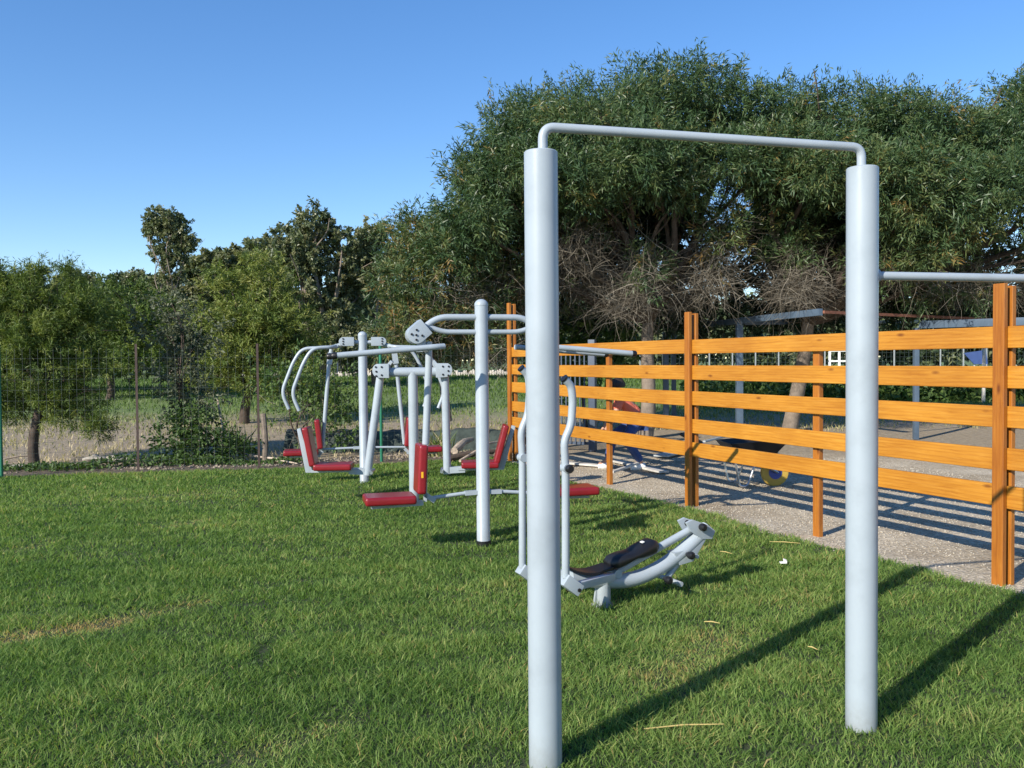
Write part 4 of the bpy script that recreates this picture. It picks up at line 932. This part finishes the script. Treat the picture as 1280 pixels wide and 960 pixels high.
# ------------------------------------------------------------------ person
def person():
    base = gr(790, 587); Y = base.y; t = thing('person', 'person in coral red shirt and blue jeans stooping behind the timber fence', 'person', (base.x, Y, 0))
    o = Vector((base.x, Y, 0))
    def p(px, py, dy=0): return at(px, py, Y+dy)-o
    J = dict(pel=p(797, 523), sp=p(789, 512), ch=p(778, 501), nk=p(772, 493), hd=p(771, 487), ht=p(770, 478),
             hl=p(797, 526, -.09), kl=p(782, 549, -.24), al=p(802, 578, -.02), tl=p(789, 583, -.06),
             hr=p(797, 526, .09), kr=p(768, 543, .12), ar=p(759, 576, .15), tr=p(748, 582, .12),
             sl=p(775, 499, -.17), el=p(768, 522, -.25), wl=p(757, 538, -.22), ml=p(754, 543, -.21),
             sr=p(775, 499, .17), er=p(764, 520, .24), wr=p(754, 536, .2), mr=p(751, 541, .19))
    def skin(name, chain, rad, m, parent, root=0, extra=None):
        names = []; ed = []
        for c in chain:
            for n_ in c:
                if n_ not in names: names.append(n_)
            ed += [(names.index(c[i]), names.index(c[i+1])) for i in range(len(c)-1)]
        me = bpy.data.meshes.new(name); me.from_pydata([J[n_] for n_ in names], ed, []); ob = link(name, me, parent)
        md = ob.modifiers.new('skin', 'SKIN'); sv = me.skin_vertices[0].data
        for i, n_ in enumerate(names): r_ = rad[n_]; sv[i].radius = r_ if isinstance(r_, tuple) else (r_, r_)
        sv[0].use_root = True
        ob.modifiers.new('sub', 'SUBSURF').levels = 2; ob.modifiers['sub'].render_levels = 2
        me.materials.append(M[m]); return ob
    rad = dict(pel=(.13, .11), sp=(.125, .10), ch=(.14, .11), nk=.055, hd=.075, ht=.085, hl=.085, kl=.058, al=.04, tl=.035, hr=.085, kr=.058, ar=.04, tr=.035, sl=.055, el=.042, wl=.028, ml=.03, sr=.055, er=.042, wr=.028, mr=.03)
    ch = [('pel', 'sp', 'ch', 'nk', 'hd', 'ht'), ('pel', 'hl', 'kl', 'al', 'tl'), ('pel', 'hr', 'kr', 'ar', 'tr'), ('ch', 'sl', 'el', 'wl', 'ml'), ('ch', 'sr', 'er', 'wr', 'mr')]
    body = skin('body', ch, rad, 'skin', t)
    up2 = {k: ((v[0]+.018, v[1]+.018) if isinstance(v, tuple) else v+.016) for k, v in rad.items()}
    J['esl'] = J['sl'].lerp(J['el'], .65); J['esr'] = J['sr'].lerp(J['er'], .65); up2['esl'] = .062; up2['esr'] = .062
    J['ank_l'] = J['kl'].lerp(J['al'], .95); J['ank_r'] = J['kr'].lerp(J['ar'], .95); up2['ank_l'] = up2['ank_r'] = .06
    J['pel2'] = J['pel']; up2['pel2'] = (.15, .13)
    skin('shirt', [('pel', 'sp', 'ch'), ('ch', 'sl', 'esl'), ('ch', 'sr', 'esr')], up2, 'shirt', t)
    J['pt'] = J['pel']+(J['sp']-J['pel'])*.3; up2['pt'] = (.152, .132); up2['pel'] = (.152, .132)
    skin('trousers', [('pel', 'hl', 'kl', 'ank_l'), ('pel', 'hr', 'kr', 'ank_r')], up2, 'jeans', t)
    for s_ in 'lr':
        a = J['a'+s_].copy(); b = J['t'+s_].copy(); a.z = .045; b.z = .035
        MB().tube([a+Vector((.05, 0, 0)), a, a.lerp(b, .6), b], [.045, .062, .056, .036], 12).build('shoe', 'white', t)
        w1, m1 = J['w'+s_], J['m'+s_]; dd = (m1-w1).normalized(); sd = dd.cross(Vector((1, 0, .3))).normalized()
        mb = MB()
        for k in range(4):
            st_ = m1+sd*(.030-.02*k); mb.tube([st_-dd*.02, st_+dd*.03, st_+dd*(.055-.006*abs(k-1.3))+Vector((-.01, 0, -.008))], [.0095, .009, .007], 8)
        mb.tube([w1+sd*.02+dd*.01, w1+sd*.05+dd*.035, w1+sd*.055+dd*.06], [.012, .010, .008], 8)
        mb.build('fingers', 'skin', t)
    hc = (J['hd']+J['ht'])/2
    # hair cap, ears, nose
    hr = MB(); V = []; Fc = []; n1, n2 = 14, 10
    for i in range(n2+1):
        th = math.pi*.62*i/n2
        for k in range(n1):
            g = 2*math.pi*k/n1; rr = .103+.006*math.sin(k*2.3+i)
            V.append(hc+Vector((.02+rr*1.06*math.sin(th)*math.cos(g), rr*.9*math.sin(th)*math.sin(g), .02+rr*math.cos(th))))
    for i in range(n2):
        for k in range(n1): Fc.append((i*n1+k, i*n1+(k+1) % n1, (i+1)*n1+(k+1) % n1, (i+1)*n1+k))
    hr.add(V, Fc).build('hair', 'hair', t, ang=80)
    MB().lathe([(.016, 0), (.010, .02), (.003, .026)], hc+Vector((-.085, 0, -.02)), (-1, 0, -.3), 10).build('nose', 'skin', t)
person()

# ------------------------------------------------------------------ debris
def rock(px, py, sz, label, grp=None, sd=1):
    g = gr(px, py); bm = bmesh.new(); bmesh.ops.create_icosphere(bm, subdivisions=3, radius=sz); r_ = random.Random(sd)
    ph = [r_.uniform(0, 6) for _ in range(6)]
    for v in bm.verts:
        d = v.co.normalized(); k = 1+.2*math.sin(d.x*4+ph[0])*math.sin(d.y*5+ph[1])+.15*math.sin(d.z*6+ph[2])+.06*math.sin(d.x*13+ph[3])*math.sin(d.y*12)
        v.co = Vector((v.co.x*k*1.3, v.co.y*k, v.co.z*k*.6))
    me = bpy.data.meshes.new('stone'); bm.to_mesh(me); bm.free(); me.materials.append(M['stone'])
    for q in me.polygons: q.use_smooth = True
    me.set_sharp_from_angle(angle=R(40)); o = link('stone', me); o.location = (g.x, g.y, sz*.25); o.rotation_euler = (0, 0, r_.uniform(0, 6))
    tag(o, label, 'stone', grp)
for i, (px, py, s_, lb) in enumerate(((118, 577, .13, 'flat pale stone left of centre in the rubble by the young pine'), (142, 577, .11, 'bright angular stone in the rubble left of the first rusty post'), (165, 575, .12, 'large pale stone against the foot of the first rusty post'), (22, 586, .08, 'small stone beside the foot of the green post at far left'), (600, 570, .09, 'whitish stone in the debris beside the nearest machine pole'))):
    rock(px, py, s_, lb, None, i+2)
n = 1800; t_ = rng.random(n); x = -9+8.9*t_; y = back_edge(x)+.45+rng.random(n)*.9; k = (vnoise(x, y, 2.4, 12) > -.2); x, y = x[k], y[k]; n = len(x)
tag(pebble_mesh('rubble', np.stack([x, y, np.full(n, .0)], 1), rng.uniform(.012, .06, n)*rng.random(n)**.5, 'rubble'), 'broken stones and clods in a strip along the wire fence foot', 'rubble', kind='stuff')
def log(nm, a, b, r_, m, label, cat, sag=.05):
    a, b = Vector(a), Vector(b); mid = a.lerp(b, .5)+Vector((0, 0, sag)); f = a.copy()
    o = MB().tube([a-f, a.lerp(mid, .6)-f, mid-f, b.lerp(mid, .5)-f, b-f], [r_, r_*1.1, r_*.9, r_*.8, r_*.55], 10).build(nm, m); o.location = f; tag(o, label, cat)
log('driftwood_log', gr(568, 573)+Vector((0, 0, .12)), gr(590, 566)+Vector((0, .2, .22)), .06, 'deadwood', 'bleached pale log on the debris heap left of the nearest machine pole', 'log')
log('dark_log', gr(560, 578)+Vector((0, 0, .06)), gr(640, 572)+Vector((0, 0, .10)), .05, 'darkbark', 'long dark log along the front of the debris heap', 'log')
log('thin_branch', gr(575, 581)+Vector((0, 0, .06)), gr(645, 566)+Vector((0, .2, .22)), .022, 'deadwood', 'thin bare branch propped on the debris heap', 'branch', .1)
log('grey_log', gr(620, 576)+Vector((0, 0, .08)), gr(668, 570)+Vector((0, 0, .16)), .055, 'bark', 'grey log at the right end of the debris heap', 'log')
log('bare_stick', gr(5, 577)+Vector((0, 0, .04)), gr(45, 574)+Vector((0, 0, .06)), .014, 'deadwood', 'short pale stick lying by the young pine', 'stick', .02)
log('white_stick', gr(342, 579)+Vector((0, 0, .03)), gr(372, 582)+Vector((0, 0, .03)), .016, 'deadwood', 'pale stick on the lawn edge below the leg press seat', 'stick', .02)
o = MB().lathe([(.09, 0), (.12, .26), (.125, .27), (.11, .268), (.085, .03)], n=20).build('bucket', 'black'); g = gr(652, 566); o.location = (g.x, g.y, .0)
tag(o, 'black bucket beside the far end of the timber fence', 'bucket')
def boards():
    for i, (x0, y0, x1, y1, w_, z, lb, m) in enumerate((
            (690, 577, 765, 583, .14, .03, 'long whitish board on the ground left of the stooping person', 'board'),
            (770, 576, 830, 590, .16, .03, 'pale board lying in front of the stooping person', 'board'),
            (765, 590, 800, 578, .05, .10, 'narrow pale batten propped across the board by the person', 'board'),
            (826, 570, 880, 556, .25, .05, 'wide grey sheet lying behind the tall fence post', 'galv'),
            (800, 552, 905, 558, .1, .30, 'dark plank raised on the stack behind the tall fence post', 'darkbark'),
            (880, 552, 925, 541, .05, .32, 'pale rail on the stack beside the wheelbarrow handles', 'galv'))):
        a, b = gr(x0, y0, z), gr(x1, y1, z); f = a.copy()
        o = MB().beam(Vector((0, 0, 0)), b-f, w_, .028).build('timber_board', m, bevel=.003, seg=1); o.location = f; tag(o, lb, 'board')
boards()
# litter and straws on the lawn
o = MB().box((0, 0, 0), (.05, .03, .012)).add([], []).box((.018, .012, .012), (.025, .03, .01), Quaternion((1, 1, 0), .5)).build('paper_scrap', 'white', bevel=.003); g = gr(979, 712); o.location = (g.x, g.y, .055)
tag(o, 'small crumpled white paper scrap on the grass near the gravel', 'litter')
for i, (x0, y0, x1, y1, lb) in enumerate(((805, 911, 905, 905, 'long straw stalk lying between the two near posts'), (900, 689, 915, 692, 'short straw near the end of the rowing machine'), (962, 677, 1000, 679, 'thin straw by the gravel edge'), (955, 958, 965, 948, 'straw stub at the bottom edge of the lawn'), (880, 777, 900, 779, 'short straw in front of the rowing machine'), (1010, 808, 1022, 812, 'straw stub just left of the right near post'))):
    a, b = gr(x0, y0, .045), gr(x1, y1, .05); f = a.copy()
    o = MB().tube([Vector((0, 0, 0)), (b-f)*.5+Vector((0, .012, .002)), b-f], [.0022, .0035, .0015], 6).build('straw_stalk', 'straw'); o.location = f; tag(o, lb, 'straw')
